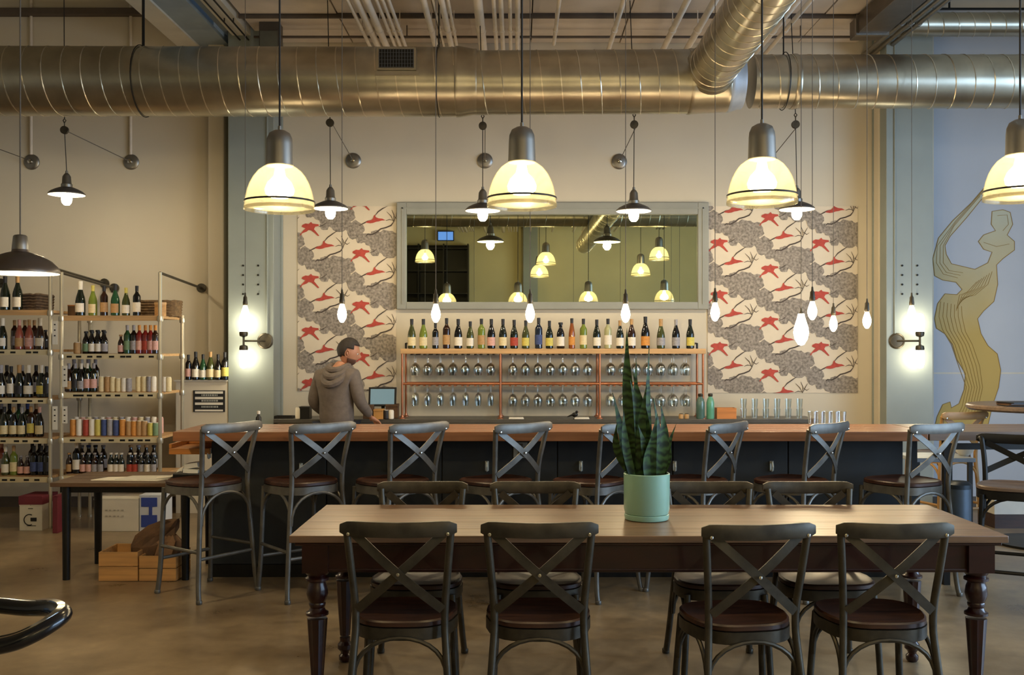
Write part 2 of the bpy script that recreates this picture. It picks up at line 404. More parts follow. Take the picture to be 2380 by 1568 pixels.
d1 = duct('spiral_duct', 'widest galvanised spiral duct running across the left half above the bar', (-6.8, DY, Z(187, DS)), (X(1062, DS), DY, Z(191, DS)), 79/DS, 0.1525, 0.4)
d2 = duct('spiral_duct', 'galvanised spiral duct across the middle, between the taper and the branch duct', (X(1108, DS), DY, Z(193, DS)), (X(1600, DS), DY, Z(190, DS)), 73/DS, 0.1525, 1.0)
d3 = duct('spiral_duct', 'narrowest length of the main spiral duct, running off to the right', (X(1745, DS), DY, Z(190, DS)), (6.6, DY, Z(189, DS)), 61/DS, 0.1525, 2.0)
collar(d1, (X(1060, DS), DY, Z(191, DS)), (1, 0, 0), 79/DS, 73/DS, 50/DS, 'reducer')
fit = collar(d2, (X(1598, DS), DY, Z(190, DS)), (1, 0, 0), 73/DS, 68/DS, 92/DS, 'tee_fitting')
collar(d3, (X(1688, DS), DY, Z(190, DS)), (1, 0, -0.0), 68/DS, 61/DS, 36/DS, 'reducer', mat('sealed_joint', '9FA8B2', 0.5, 0.3))
collar(d3, (X(1838, DS), DY, Z(190, DS)), (1, 0, 0), 61/DS, 61/DS, 0.04)
# supply grille on the big duct
g = thing('air_grille', 'rectangular supply air grille set in the front of the widest duct', 'vent', (X(932, DS), DY-79/DS, Z(162, DS)))
MB().box(-.15, .15, -.045, .1, -.085, .085).build('collar_box', m_duct, g, smooth=False)
MB().box(-.135, .135, -.05, -.045, -.07, .07).build('throat', m_black, g, smooth=False)
gb = MB()
for i in range(13): gb.box(-.132+i*.022-.0015, -.132+i*.022+.0015, -.058, -.05, -.07, .07)
for i in range(6): gb.box(-.135, .135, -.06, -.057, -.07+i*.028-.001, -.07+i*.028+.001)
gb.build('grille_bars', mat('grille_metal', '56585A', .5, .5), g, smooth=False)
MB().box(-.17, .17, -.02, .08, -.12, -.088).build('sill', m_duct, g, smooth=False)
g['group'] = 'duct fittings'; del g['group']
# branch duct running towards the camera
br = duct('branch_duct', 'bright spiral branch duct rising from the main duct towards the viewer', (X(1652, 296), DY-.12, 3.72), (X(1652, 296)+.02, -3.5, 3.86), 0.185, 0.135)
MB().lathe([(.20, -.02), (.205, .0), (.205, .10), (.19, .12)], 40, (0, 0, 0), Vector((0, -1, 0.01)).to_track_quat('Z', 'Y').to_matrix()).build('collar', m_duct, br)
# a smaller duct at the upper right, with elbow
d4 = duct('small_duct', 'small spiral duct high on the right wall, above the main duct', (X(2092, 256), Y(256), Z(57, 256)), (6.6, Y(256), Z(57, 256)), 0.106, 0.14)
MB().tube([(0, 0, 0), (-.04, -.01, 0), (-.09, -.05, 0), (-.11, -.13, .0), (-.115, -.3, 0)], .113, 20).build('elbow', m_duct, d4)
bd = thing('flat_duct', 'dark rectangular duct running into depth at the upper right', 'duct', (X(1990, 250), 8.9, 4.30))
MB().box(-.16, .10, -12, 0.2, 0, .16).build('duct_shell', mat('dark_duct', '6A6158', .4, .7), bd, smooth=False, bevel=.006)
for i in range(12): MB().box(-.175, .115, -i*1.0-.02, -i*1.0+.02, -.015, .165).build('joint_flange', m_alu, bd, smooth=False)
# second cross duct above the camera: seen in the mirror
duct('spiral_duct', 'spiral duct across the room above the viewer, seen only in the mirror', (-6.8, 0.1, 4.05), (6.5, 0.1, 4.05), 0.2, 0.18)
# hanger straps of the main duct
for px, lb in ((333, 'left'), (1020, 'middle'), (1821, 'right')):
    x = X(px, DS); top = 5.29 if px < 400 else (CZ-.02 if px < 1900 else 4.8)
    r = 62/DS if px > 1700 else 78/DS
    ring = [(x, DY+(r+.012)*math.cos(a), Z(189, DS)+(r+.012)*math.sin(a)) for a in [2*PI*i/32 for i in range(32)]]
    tag(MB().tube([(x, DY, Z(189, DS)+r), (x, DY, top)], 0.012 if px < 400 else .006, 6).tube(ring, 0.004, 5, True).build('duct_hanger', m_black), 'black rod and ring hanger holding the %s of the main duct' % lb, 'hanger')

def pipe(n, x, z, r, label, y0=-4.6, y1=9.77, m=None):
    t = thing(n, label, 'pipe', (x, 9.5, z))
    MB().tube([(0, y0-9.5, 0), (0, y1-9.5, 0)], r, 12).build('pipe_run', m or m_pipe, t)
    for k in range(5):
        c = MB(); yy = -.7-k*2.6
        c.lathe([(r+.006, -.025), (r+.006, .025)], 12, (0, yy, 0), Matrix.Rotation(PI/2, 3, 'X'))
        c.tube([(0, yy, r), (0, yy, (CZ if x < 3.25 else 4.82)-z-.028)], .005, 5)
        c.build('coupling', m or m_pipe, t)
    return t
pz = 4.30
tops = [(808, 5), (829, 8.5), (852, 9), (875, 4.5), (889, 4.5), (903, 4.5), (984, 8), (1006, 3), (1026, 8), (1041, 4), (1110, 11.5), (1147, 5.5), (1164, 6), (1185, 5), (1203, 6)]
kinds = ['cream', 'thick cream', 'thick cream', 'thin cream', 'thin cream', 'thin cream', 'wide cream', 'very thin', 'wide tan', 'narrow tan', 'widest cream', 'narrow', 'narrow', 'narrow', 'narrow']
s0 = 805/(pz-CH)
for i, (px, r) in enumerate(tops):
    gi = 'left bundle' if i < 6 else ('middle bundle' if i < 10 else 'right bundle')
    k = i if i < 6 else (i-6 if i < 10 else i-10)
    t = pipe('conduit_pipe', X(px, s0), pz, r/s0, '%s ceiling conduit, %s from the left of the %s left of centre' % (kinds[i], ORD[k], gi) if i < 6 else '%s ceiling conduit, %s from the left in the %s near the centre' % (kinds[i], ORD[k], gi))
    t['group'] = 'ceiling conduits'
for px, r, lb in ((1300, 5, 'short cream ceiling pipe right of the centre pendant cord'), (1450, 6.5, 'lone cream ceiling pipe between the centre and the branch duct'), (1598, 8, 'cream ceiling pipe, left of the pair beside the branch duct'), (1662, 8.5, 'cream ceiling pipe, right of the pair beside the branch duct'),
                  (1850, 12, 'thick pale pipe just right of the branch duct'), (1885, 6, 'thin pale pipe right of the branch duct')):
    pipe('conduit_pipe', X(px, s0), pz, r/s0, lb, y1=9.2 if px == 1300 else 9.77)['group'] = 'ceiling conduits'
for px, lb in ((2037, 'left'), (2056, 'middle'), (2075, 'right')):
    pipe('conduit_pipe', X(px, 250), 4.36, .022, 'slim grey pipe beside the flat duct, %s of three' % lb, m=m_alu)['group'] = 'pipes beside the flat duct'
tag(MB().tube([(3.7, 9.5, 4.72), (6.8, 9.5, 4.72)], .012, 6).tube([(X(2205, 247), 9.5, 4.72), (X(2205, 247), 9.5, 4.81)], .01, 6).build('sprinkler_pipe', m_black), 'thin black sprinkler pipe across the ceiling at far upper right', 'pipe')
tag(MB().tube([(-2.4, 9.25, 4.38), (3.2, 9.25, 4.38)], .012, 6).tube([(-1, 9.25, 4.38), (-1, 9.25, 4.5)], .006, 5).tube([(2.6, 9.25, 4.38), (2.6, 9.25, 4.5)], .006, 5).build('cross_pipe', m_dark), 'thin dark pipe running sideways under the ceiling panels', 'pipe')
jb = thing('junction_box', 'dark steel junction box hanging under the ceiling near the left beam', 'electrical box', (X(630, 255), Y(255), 4.2))
MB().box(-.09, .09, -.08, .08, -.03, .3).build('box_shell', m_enamel, jb, smooth=False, bevel=.005)
MB().box(-.08, .08, -.085, -.08, -.02, .2).build('cover', mat('cover_grey', '6B6E66', .5, .4), jb, smooth=False)

# ---------------------------------------------------------------- back wall: wallpaper, mirror, mural
def blob(cx, cz, rx, rz, n=18, wob=0.12, seed=0):
    rnd = random.Random(seed)
    ph = [rnd.uniform(0, 6.28) for _ in range(3)]
    return [(cx+rx*(1+wob*math.sin(5*a+ph[0])*.6+wob*math.sin(9*a+ph[1])*.5)*math.cos(a), cz+rz*(1+wob*math.sin(5*a+ph[0])*.6+wob*math.sin(7*a+ph[2])*.5)*math.sin(a)) for a in [2*PI*i/n for i in range(n)]]
def clipc(pts, x0, x1, z0, z1):
    q = [(min(max(u, x0), x1), min(max(v, z0), z1)) for u, v in pts]
    us = [p[0] for p in q]; vs = [p[1] for p in q]
    return q if max(us)-min(us) > .012 and max(vs)-min(vs) > .012 else None
def stroke(pts, w):
    L = []; R = []
    for i, (x, y) in enumerate(pts):
        x0, y0 = pts[max(i-1, 0)]; x1, y1 = pts[min(i+1, len(pts)-1)]
        dx, dy = x1-x0, y1-y0; l = math.hypot(dx, dy) or 1; k = w*(1 if 0 < i < len(pts)-1 else .45)
        L.append((x-dy/l*k, y+dx/l*k)); R.append((x+dy/l*k, y-dx/l*k))
    return L+R[::-1]
RED_A = [(-20, 4), (-12, 8), (-4, 7), (2, 12), (5, 8), (12, 7), (20, 6), (21, 2), (12, 0), (9, -6), (14, -12), (22, -22), (19, -23), (9, -14), (2, -9), (-4, -8), (-9, -12), (-20, -16), (-24, -22), (-26, -20), (-18, -10), (-12, -4), (-21, 0)]
RED_B = [(-22, -8), (-14, -3), (-7, -2), (-2, 3), (0, 10), (3, 12), (5, 6), (12, 3), (22, 2), (30, -2), (20, -3), (13, -5), (6, -6), (-2, -9), (-10, -10)]
def wallpaper(label, px0, px1, py0, py1, phase):
    s = 241.0
    t = thing('wallpaper_panel', label, 'wallpaper', W((px0+px1)/2, (py0+py1)/2, s))
    t.location.y = YB-.006
    a = (px1-px0)/2/s; c = (py1-py0)/2/s; cx = (px0+px1)/2; cy = (py0+py1)/2
    MB().box(-a, a, -.001, .005, -c, c).build('backing_paper', m_wpaper, t, smooth=False)
    M = Matrix(((1, 0, 0, 0), (0, 0, -1, -.0015), (0, 1, 0, 0), (0, 0, 0, 1)))
    k = 0
    for i in range(-4, 6):
        for j in range(-6, 8):
            ax = phase[0]+118*i; ay = phase[1]+61*(i % 2)+121*j
            ax -= cx; ay = cy-ay
            if abs(ax) > a*s+190 or abs(ay) > c*s+110: continue
            def put(mb, pts, w=0.0, lay=0.0003):
                q = clipc([(( ax+u)/s, (ay+v)/s) for u, v in pts], -a, a, -c, c)
                if q: mb.prism(q, Matrix.Translation((0, -lay-w, 0)) @ M, .0004)
            k += 1
            gr, dk, rd, rb = MB(), MB(), MB(), MB()
            for bi, (u, v, rx, rz) in enumerate(((46, 24, 25, 22), (68, 10, 24, 20), (82, 28, 20, 19), (60, 38, 20, 14), (105, -8, 19, 20), (128, -26, 13, 10), (142, -34, 14, 11), (116, -30, 9, 8), (92, -2, 9, 9), (33, 2, 10, 9), (152, -18, 11, 9))):
                put(gr, blob(u, v, rx*1.1, rz*1.1, 20, .12, bi*7+3), .00009*bi+.001*(i % 2)+.002*(j % 2))
            # branches
            B = (30, -43)
            put(dk, stroke([(B[0]-18, B[1]-38), (B[0]-14, B[1]-34), (B[0]-4, B[1]-35), (B[0]+6, B[1]-30), (B[0]+16, B[1]-22), (B[0]+28, B[1]-19), (B[0]+40, B[1]-14), (B[0]+46, B[1]-6)], 1.5), .0045)
            put(dk, stroke([(B[0]+2, B[1]+8), (B[0]+10, B[1]+18), (B[0]+20, B[1]+25), (B[0]+32, B[1]+33)], 1.2), .0045)
            put(dk, stroke([(B[0]-34, B[1]-14), (B[0]-24, B[1]-9), (B[0]-14, B[1]-4), (B[0]-2, B[1]-1)], 1.3), .0045)
            for q in ([(46, -6), (40, 8), (30, 18)], [(46, -6), (47, 10), (42, 22)], [(46, -6), (52, 8), (58, 18)], [(28, -3), (36, 0), (46, -2)], [(47, 8), (56, 2), (62, 6)]):
                put(dk, stroke([(B[0]+u, B[1]+v) for u, v in q], .8), .0045)
            put(dk, stroke([(20, 0), (30, 4), (38, 10)], .9), .0045)
            put(rd, [(u*.95, v*.95) for u, v in RED_A], .005)
            put(rb, [(B[0]+u*.9, B[1]+v*.9) for u, v in RED_B], .005)
            for q, nm, mm_ in ((gr, 'foliage_print', m_wgrey), (dk, 'branch_print', m_wdark), (rd, 'red_animal_print', m_wred), (rb, 'red_animal_print', m_wred)):
                if q.v: q.build(nm, mm_, t, smooth=False)
wallpaper('tall wallpaper panel with grey trees and red leaping animals, left of the mirror', 690, 920, 478, 908, (720, 526))
wallpaper('wide wallpaper panel with grey trees and red leaping animals, right of the mirror', 1646, 1996, 478, 913, (1673, 563))

t = thing('wall_mirror', 'wide rectangular mirror in a flat pale grey frame on the back wall', 'mirror', (X(1284, 241), YB, Z(596, 241)))
S = 242.0
def fx(px): return (px-1284)/S
def fz(py): return (596-py)/S
o0, o1, q0, q1 = fx(921), fx(1648), fz(719), fz(470); i0, i1, r0, r1 = fx(943), fx(1623), fz(702), fz(498)
MB().box(o0, i0, -.06, 0, q0, q1).box(i1, o1, -.06, 0, q0, q1).box(i0, i1, -.06, 0, q0, r0).box(i0, i1, -.06, 0, r1, q1).build('frame', m_mframe, t, smooth=False, bevel=.006)
MB().box(o0+.05, o0+.062, -.068, -.06, q0+.05, q1-.05).box(o1-.062, o1-.05, -.068, -.06, q0+.05, q1-.05).box(o0+.05, o1-.05, -.068, -.06, q1-.062, q1-.05).build('frame_bead', m_mframe, t, smooth=False)
MB().box(i0, i1, -.02, -.015, r0, r1).build('mirror_glass', m_mirror, t, smooth=False)

# painted contour-map mural of a lake on the right wall
MUR = [(2296, 430), (2262, 470), (2218, 512), (2185, 552), (2172, 600), (2176, 640), (2195, 650), (2226, 655), (2240, 672), (2228, 684), (2200, 682), (2183, 705), (2176, 740), (2180, 762), (2200, 775), (2218, 800), (2228, 835), (2248, 868), (2245, 905), (2233, 938), (2215, 948), (2212, 934), (2195, 940), (2182, 968), (2178, 985), (2215, 990), (2300, 990),
       (2310, 945), (2325, 900), (2330, 860), (2322, 822), (2300, 803), (2284, 775), (2276, 740), (2290, 722), (2314, 700), (2323, 660), (2320, 615), (2335, 600), (2362, 580), (2362, 560), (2345, 545), (2358, 520), (2352, 492), (2335, 486), (2310, 490), (2308, 520), (2318, 535), (2290, 545), (2278, 560), (2290, 578), (2310, 585), (2300, 610), (2270, 625), (2240, 618), (2215, 612), (2203, 590), (2200, 570), (2212, 548), (2250, 505), (2285, 462), (2308, 440)]
t = thing('lake_mural', 'ochre contour-map mural of a winding lake painted on the daylight-tinted right wall', 'mural', (X(2250, 241), YB-.001, Z(700, 241)))
M = Matrix(((1/241, 0, 0, 0), (0, 0, -1, 0), (0, 1/241, 0, 0), (0, 0, 0, 1)))
mm = MB(); mm.prism([(x-2250, 700-y) for x, y in MUR], M, .002)
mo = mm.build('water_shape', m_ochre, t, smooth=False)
ml = MB()
def ring(sc, cx, cy, rng):
    pts = [((x-cx)*sc+cx, (y-cy)*sc+cy) for x, y in rng]
    return pts
for sc in (1.0,):
    P3 = [Vector(((x-2250)/241, -.003, (700-y)/241)) for x, y in MUR]
    ml.sweep(P3, [(-.003, -.001), (.003, -.001), (.003, .001), (-.003, .001)], None, True, (0, 1, 0))
def contour(pts):
    P = [Vector(((x-2250)/241, -.0035, (700-y)/241)) for x, y in pts]
    ml.sweep(P, [(-.0018, -.001), (.0018, -.001), (.0018, .001), (-.0018, .001)], None, False, (0, 1, 0))
for k in range(7):
    a = k*9
    contour([(2190+a*.9, 700+a*.2), (2186+a, 735), (2194+a, 765+k), (2215+a*.9, 800), (2232+a*.9, 850), (2250+a*.7, 900), (2240+a*.7, 945), (2225+a*.9, 975)])
    contour([(2310-k*6, 630+k*4), (2300-k*8, 660+k*3), (2270-k*6, 685), (2238-k*2, 692+k*5)])
for k in range(3):
    contour([(2290-k*4, 440+k*7), (2225-k*4+k*2, 512+k*6), (2182+k*7, 570), (2180+k*8, 610), (2196+k*7, 636-k*4), (2230+k*6, 645-k*6)])
contour([(2322, 500), (2345, 498), (2348, 520), (2335, 535)]); contour([(2290, 562), (2320, 572), (2350, 566)])
ml.build('contour_line', m_ochreline, t, smooth=False)

# ---------------------------------------------------------------- pendants
m_lens = m_dome.copy(); m_lens.name = 'lens_glass'
m_capmat = m_alu
def glass_pendant(px, label, s=530.0, cap_y=300, shade=True, name='glass_dome_pendant', pos=None, top=None, power=K_PEND, sc=1.0):
    if pos is None: x, y, zb = X(px, s), Y(s), Z(cap_y+184, s)
    else: x, y, zb = pos
    t = thing(name, label, 'pendant lamp', (x, y, zb), 0, 'glass dome pendants')
    ct = (CZ-.05 if x > -2.4 and x < 3.25 else (5.3 if x < 0 else 4.82)) if top is None else top
    h = 0.0
    P = [(.154, 0), (.1535, .012), (.150, .03), (.146, .06), (.139, .09), (.128, .12), (.113, .148), (.094, .172), (.070, .19), (.056, .197)]
    q = [(r*sc, z*sc) for r, z in P]
    MB().lathe(q+[(r-.004, z) for r, z in reversed(q)], 48, flute=0.012, caps=False).build('glass_dome', m_dome, t)
    MB().lathe([(.1525*sc, .034*sc), (.1540*sc, .034*sc), (.1530*sc, .042*sc), (.1515*sc, .042*sc), (.1525*sc, .034*sc)], 48, caps=False).build('rim_band', m_black, t)
    MB().lathe([(.058*sc, .193*sc), (.061*sc, .197*sc), (.060*sc, .215*sc), (.0575*sc, .29*sc), (.055*sc, .315*sc), (.045*sc, .338*sc), (.024*sc, .35*sc), (.008*sc, .353*sc), (.007*sc, .37*sc), (1e-4, .37*sc)], 28).build('metal_cap', m_alu, t)
    MB().tube([(0, 0, .36*sc), (0, 0, ct-zb)], .0045*sc, 8).build('cord', m_cord, t)
    MB().lathe([(.06, ct-zb-.03), (.06, ct-zb), (1e-4, ct-zb)], 20).build('ceiling_rose', m_black, t)
    MB().lathe([(1e-4, .004), (.10*sc, .006), (.149*sc, .016)], 36).build('glass_lens', m_lens, t)
    MB().lathe([(1e-4, .052), (.038, .056), (.06, .072), (.064, .092), (.052, .122), (.026, .15), (.018, .19)], 20).build('bulb', m_coil, t)
    lamp((0, 0, .085), power, WARM, .036, t)
    return t
for px, cy, lb in ((650, 305, 'leftmost of the big ribbed glass dome pendants over the long table'), (1213, 297, 'second big glass dome pendant, in front of the mirror'), (1771, 290, 'third big glass dome pendant, in front of the right wallpaper'), (2371, 280, 'glass dome pendant cut off by the right edge of the picture')):
    glass_pendant(px, lb, 530, cy)
# pendants behind the viewer: the mirror shows them
for i, (x, y, z, lb) in enumerate(((.62, -1.6, 3.25, 'highest dome pendant in the mirror, near its middle'), (.50, -2.4, 3.05, 'dome pendant just under the highest one in the mirror'), (2.9, -1.0, 3.3, 'higher of two dome pendants at the right of the mirror'), (2.65, -2.0, 3.05, 'lower of two dome pendants at the right of the mirror'), (-1.9, -1.5, 3.3, 'dome pendant reflected before the dark shelving in the mirror'))):
    glass_pendant(0, lb, pos=(x, y, z), sc=1.35, power=K_BACK)['group'] = 'pendants behind the viewer'

def factory_lamp(px, top, s, disc, label, pul):
    """small enamel reflector lamp on a cord led over a pulley"""
    x, y = X(px, s), Y(s); zr = Z(top+62, s)
    t = thing('factory_lamp', label, 'pendant lamp', (x, y, zr), 0, 'small enamel factory lamps')
    k = 276/s
    pr = [(.148, 0), (.147, .008), (.125, .028), (.09, .046), (.06, .058), (.045, .062)]
    MB().lathe(pr, 32, caps=False).build('shade', m_enamel, t)
    MB().lathe([(r-.003, z-.004) for r, z in pr], 32, caps=False).build('shade_lining', m_enamelin, t)
    MB().lathe([(.046, .06), (.046, .085), (.038, .095), (.034, .15), (.022, .17), (.012, .18), (.01, .20), (1e-4, .2)], 20).build('lamp_holder', m_alu, t)
    MB().lathe([(1e-4, -.092), (.022, -.088), (.038, -.068), (.044, -.04), (.040, -.01), (.032, .03), (.03, .05)], 20).build('glass_jar', m_bulbglass, t)
    ly = Vector((X(pul[0], s)-x, 0, Z(pul[1], s)-zr))
    MB().tube([(0, 0, .19), (ly.x, 0, ly.z)], .0035, 6).build('cord', m_cord, t)
    # pulley wheel
    pb = MB(); pb.lathe([(.03, -.012), (.034, -.012), (.028, 0), (.034, .012), (.03, .012)], 18, ly+Vector((0, 0, .01)), Matrix.Rotation(PI/2, 3, 'X'))
    pb.tube([ly+Vector((0, 0, .02)), ly+Vector((0, 0, .07)), ly+Vector((.012, 0, .09)), ly+Vector((0, 0, .11)), ly+Vector((-.012, 0, .09)), ly+Vector((0, 0, .07))], .005, 6)
    pb.build('pulley', m_pewter, t)
    top_z = (5.3 if px < 300 else CZ-.02)-zr
    MB().tube([ly+Vector((0, 0, .1)), (ly.x-.03, .05, top_z)], .004, 6).build('hanger_cable', m_cord, t)
    if disc:
        dp = Vector((X(disc[0], 241)-x, YB-.02-y, Z(disc[1], 241)-zr))
        MB().tube([ly+Vector((.02, 0, 0)), dp], .004, 6).build('tie_cable', m_greycord, t)
    lamp((0, 0, -.04), K_FACT, WARM, .045, t)
    return t
factory_lamp(155, 390, 276, (302, 375), 'small enamel factory lamp high above the left wine racks', (150, 305))
factory_lamp(768, 422, 276, (820, 372), 'small factory lamp beside the leftmost big glass pendant', (767, 288))
factory_lamp(1122, 427, 276, (1127, 372), 'small factory lamp just left of the second big glass pendant', (1122, 295))
factory_lamp(1473, 428, 276, (1440, 374), 'small factory lamp standing alone over the right half of the mirror', (1474, 292))
factory_lamp(1852, 424, 276, (1790, 372), 'small factory lamp partly behind the third big glass pendant', (1849, 292))
for px, py, lb in ((70, 375, 'leftmost round steel wall anchor above the racks'), (302, 375, 'round steel wall anchor to the right of the left factory lamp'), (820, 372, 'round wall anchor above the left wallpaper'), (1127, 372, 'round wall anchor left of the second glass pendant'), (1440, 374, 'round wall anchor above the right end of the mirror'), (1790, 372, 'round wall anchor behind the third glass pendant')):
    t = thing('wall_anchor', lb, 'wall fitting', (X(px, 241), YB, Z(py, 241)), 0, 'round wall anchors')
    R = Matrix.Rotation(PI/2, 3, 'X')
    MB().lathe([(.075, 0), (.075, .012), (.06, .024), (.05, .026), (.03, .03), (1e-4, .032)], 28, (0, 0, 0), R).build('disc', m_alu, t)
    MB().lathe([(.02, .03), (.024, .04), (.02, .06), (1e-4, .066)], 16, (0, 0, 0), R).build('knob', m_chair_chrome, t)
    if px in (70, 302): MB().tube([(0, -.02, .07), (0, -.02, 5.28-Z(py, 241))], .014, 8).build('conduit', m_pipe, t)
tag(MB().tube([W(-80, 318, 243), W(68, 372, 243)], .004, 6).build('tie_cable', m_greycord), 'thin cable slanting from the left picture edge to the leftmost wall anchor', 'cable')

# big dark shade lamp at the left edge
s = 425.0
t = thing('wide_shade_lamp', 'wide grey-brown enamel shade lamp at the left edge over the racks', 'pendant lamp', (X(47, s), Y(s), Z(634, s)))
pr = [(.202, 0), (.203, .012), (.19, .035), (.16, .065), (.115, .092), (.07, .108), (.045, .115), (.042, .13)]
MB().lathe(pr, 44, caps=False).build('shade', mat('brown_enamel', '5C5148', .35, .5, var=.06), t)
MB().lathe([(r-.004, z-.004) for r, z in pr], 44, caps=False).build('shade_lining', m_enamelin, t)
MB().lathe([(.044, .128), (.042, .15), (.036, .2), (.03, .206), (.012, .21), (1e-4, .21)], 20).build('lamp_holder', m_alu, t)
MB().tube([(0, 0, .2), (0, 0, 5.3-Z(634, s))], .004, 8).build('cord', m_greycord, t)
MB().sphere((0, 0, .05), .04).build('bulb', m_bulbglass, t)
lamp((0, 0, .03), 28, WARM, .04, t)

# bare bulbs over the bar
def bare_bulb(px, by, s, label, power=K_BULB, k=1.0, skt=1):
    x, y, z = X(px, s), Y(s), Z(by, s)
    t = thing('bare_bulb_pendant', label, 'pendant lamp', (x, y, z), 0, 'bare bulb pendants over the bar')
    MB().lathe([(1e-4, -.062*k), (.012*k, -.058*k), (.026*k, -.035*k), (.031*k, -.01*k), (.029*k, .012*k), (.02*k, .04*k), (.014*k, .06*k), (.013*k, .07*k)], 18).build('bulb', m_bulbglass, t)
    MB().lathe([(.016, .062*k), (.019, .068), (.019, .085), (.016, .10), (.015, .125), (.008, .135), (.006, .16), (1e-4, .16)], 14).build('socket', m_pewter, t)
    ct = CZ-.02 if -2.4 < x < 3.25 else 4.82 if x > 0 else 4.4
    MB().tube([(0, 0, .15), (0, 0, ct-z)], .0024, 6).build('cord', m_greycord, t)
    lamp((0, 0, -.01), power, (1, .74, .42), .03, t)
for px, by, s, lb in ((795, 728, 350, 'bare bulb pendant above the barman, in front of the left wallpaper'), (1013, 728, 350, 'bare bulb pendant at the left corner of the mirror'), (1232, 728, 350, 'bare bulb pendant under the middle of the mirror'), (1454, 728, 350, 'bare bulb pendant above the snake plant'),
                      (1662, 725, 350, 'bare bulb pendant at the left edge of the right wallpaper'), (1888, 722, 350, 'bare bulb pendant just right of the glaring bulb'), (1937, 752, 300, 'small bare bulb pendant, between the glaring bulb and the wallpaper edge'), (2015, 744, 315, 'bare bulb pendant between the right wallpaper and the column'),
                      (570, 728, 300, 'bare bulb pendant hanging in front of the left column sconce'), (2119, 728, 300, 'bare bulb pendant hanging in front of the right column sconce')):
    bare_bulb(px, by, s, lb)
bare_bulb(1862, 768, 330, 'glaring large bare bulb in front of the right wallpaper', 10, 1.7)

def sconce(px, label, sx):
    s = 252.0; x, y = X(px, s), 9.40
    t = thing('wall_sconce', label, 'wall lamp', (x-sx*.17, 9.405, Z(792, s)), 0, 'column sconces')
    R = Matrix.Rotation(PI/2, 3, 'X')
    MB().lathe([(.075, 0), (.075, .01), (.06, .018), (.055, .014), (.02, .02), (1e-4, .02)], 28, (0, 0, 0), R).build('back_plate', m_pewter, t)
    MB().tube([(0, -.015, 0), (sx*.06, -.09, .0), (sx*.17, -.12, 0)], .009, 8).tube([(sx*.17, -.12, -.05), (sx*.17, -.12, .05)], .01, 8).build('arm', m_pewter, t)
    for up in (1, -1):
        o = (sx*.17, -.12, 0)
        cup = MB(); cup.lathe([(.012, .035*up), (.035, .045*up), (.04, .07*up), (.036, .085*up)], 20, o).build('socket_cup', m_pewter, t)
        MB().lathe([(.034, .08*up), (.036, .1*up), (.036, .22*up), (.028, .245*up), (1e-4, .255*up)], 20, o).build('tube_bulb', m_frost, t)
        lamp((o[0], o[1]-.0, .16*up), K_SCON, (1, .86, .58), .045, t)
    MB().tube([(-sx*.02, -.012, .07), (-sx*.02, -.012, 2.75)], .008, 6).build('conduit', m_col, t)
sconce(569, 'two-bulb wall sconce on the left grey column', -1)
sconce(2134, 'two-bulb wall sconce on the right grey column', 1)
# ---------------------------------------------------------------- bar, back counter
BX0, BX1 = -2.22, 2.66
bt = thing('bar_counter', 'long wooden-topped bar counter with a charcoal front behind the stools', 'bar', (0, 6.9, 0))
yb0, yb1 = Y(360)-6.9, Y(327)-6.9
n = 4
for i in range(n):
    a = yb0+(yb1-yb0)*i/n; b = yb0+(yb1-yb0)*(i+1)/n
    MB().box(BX0, BX1, a+.0015, b-.0015, .938, 1.0).build('top_board', m_bartop, bt, bevel=.004)
MB().box(-2.05, 2.6, -.09, .25, 0, .938).build('bar_carcass', m_barbase, bt, smooth=False)
for i in range(6):
    x0 = -2.05+i*.775
    MB().box(x0+.004, x0+.771, -.11, -.09, .09, .93).build('front_panel', m_barbase, bt, smooth=False, bevel=.003)
MB().box(-2.05, 2.6, -.10, -.09, 0, .085).build('kick_plate', m_black, bt, smooth=False)
for px, py in ((487, 1053), (700, 1088), (905, 1083), (1132, 1083), (1350, 1083), (1568, 1083), (1793, 1083)):
    s = 346
    h = MB(); x, z = X(px, s), Z(py, s); h.tube([(x, -.112, z+.03), (x, -.135, z+.025), (x, -.145, z), (x, -.135, z-.025), (x, -.122, z-.03)], .008, 6); h.box(x-.012, x+.012, -.116, -.11, z-.03, z+.035)
    tag(h.build('coat_hook', mat('pale_hook', 'C9CDC4', .4, .2), bt), 'small pale hook')
op = MB().box(X(1193, 346), X(1226, 346), -.118, -.11, Z(1064, 346), Z(1027, 346)).build('outlet_plate', mat('outlet_beige', '9A9788', .5), bt, smooth=False, bevel=.003)
o2 = MB()
for k in (0, 1): o2.box(X(1204, 346), X(1215, 346), -.121, -.118, Z(1058-k*18, 346), Z(1048-k*18, 346))
o2.build('socket_face', m_counter, op, smooth=False)
MB().box(-2.32, -2.05, -.15, .22, .83, .87).box(-2.32, -2.05, .19, .22, .87, .93).box(-2.32, -2.30, -.15, .22, .87, .9).build('side_shelf', mat('orange_pine', 'B4722F', .5, var=.2, scale=5, stretch=(.5, 8, 8)), bt, smooth=False, bevel=.003)

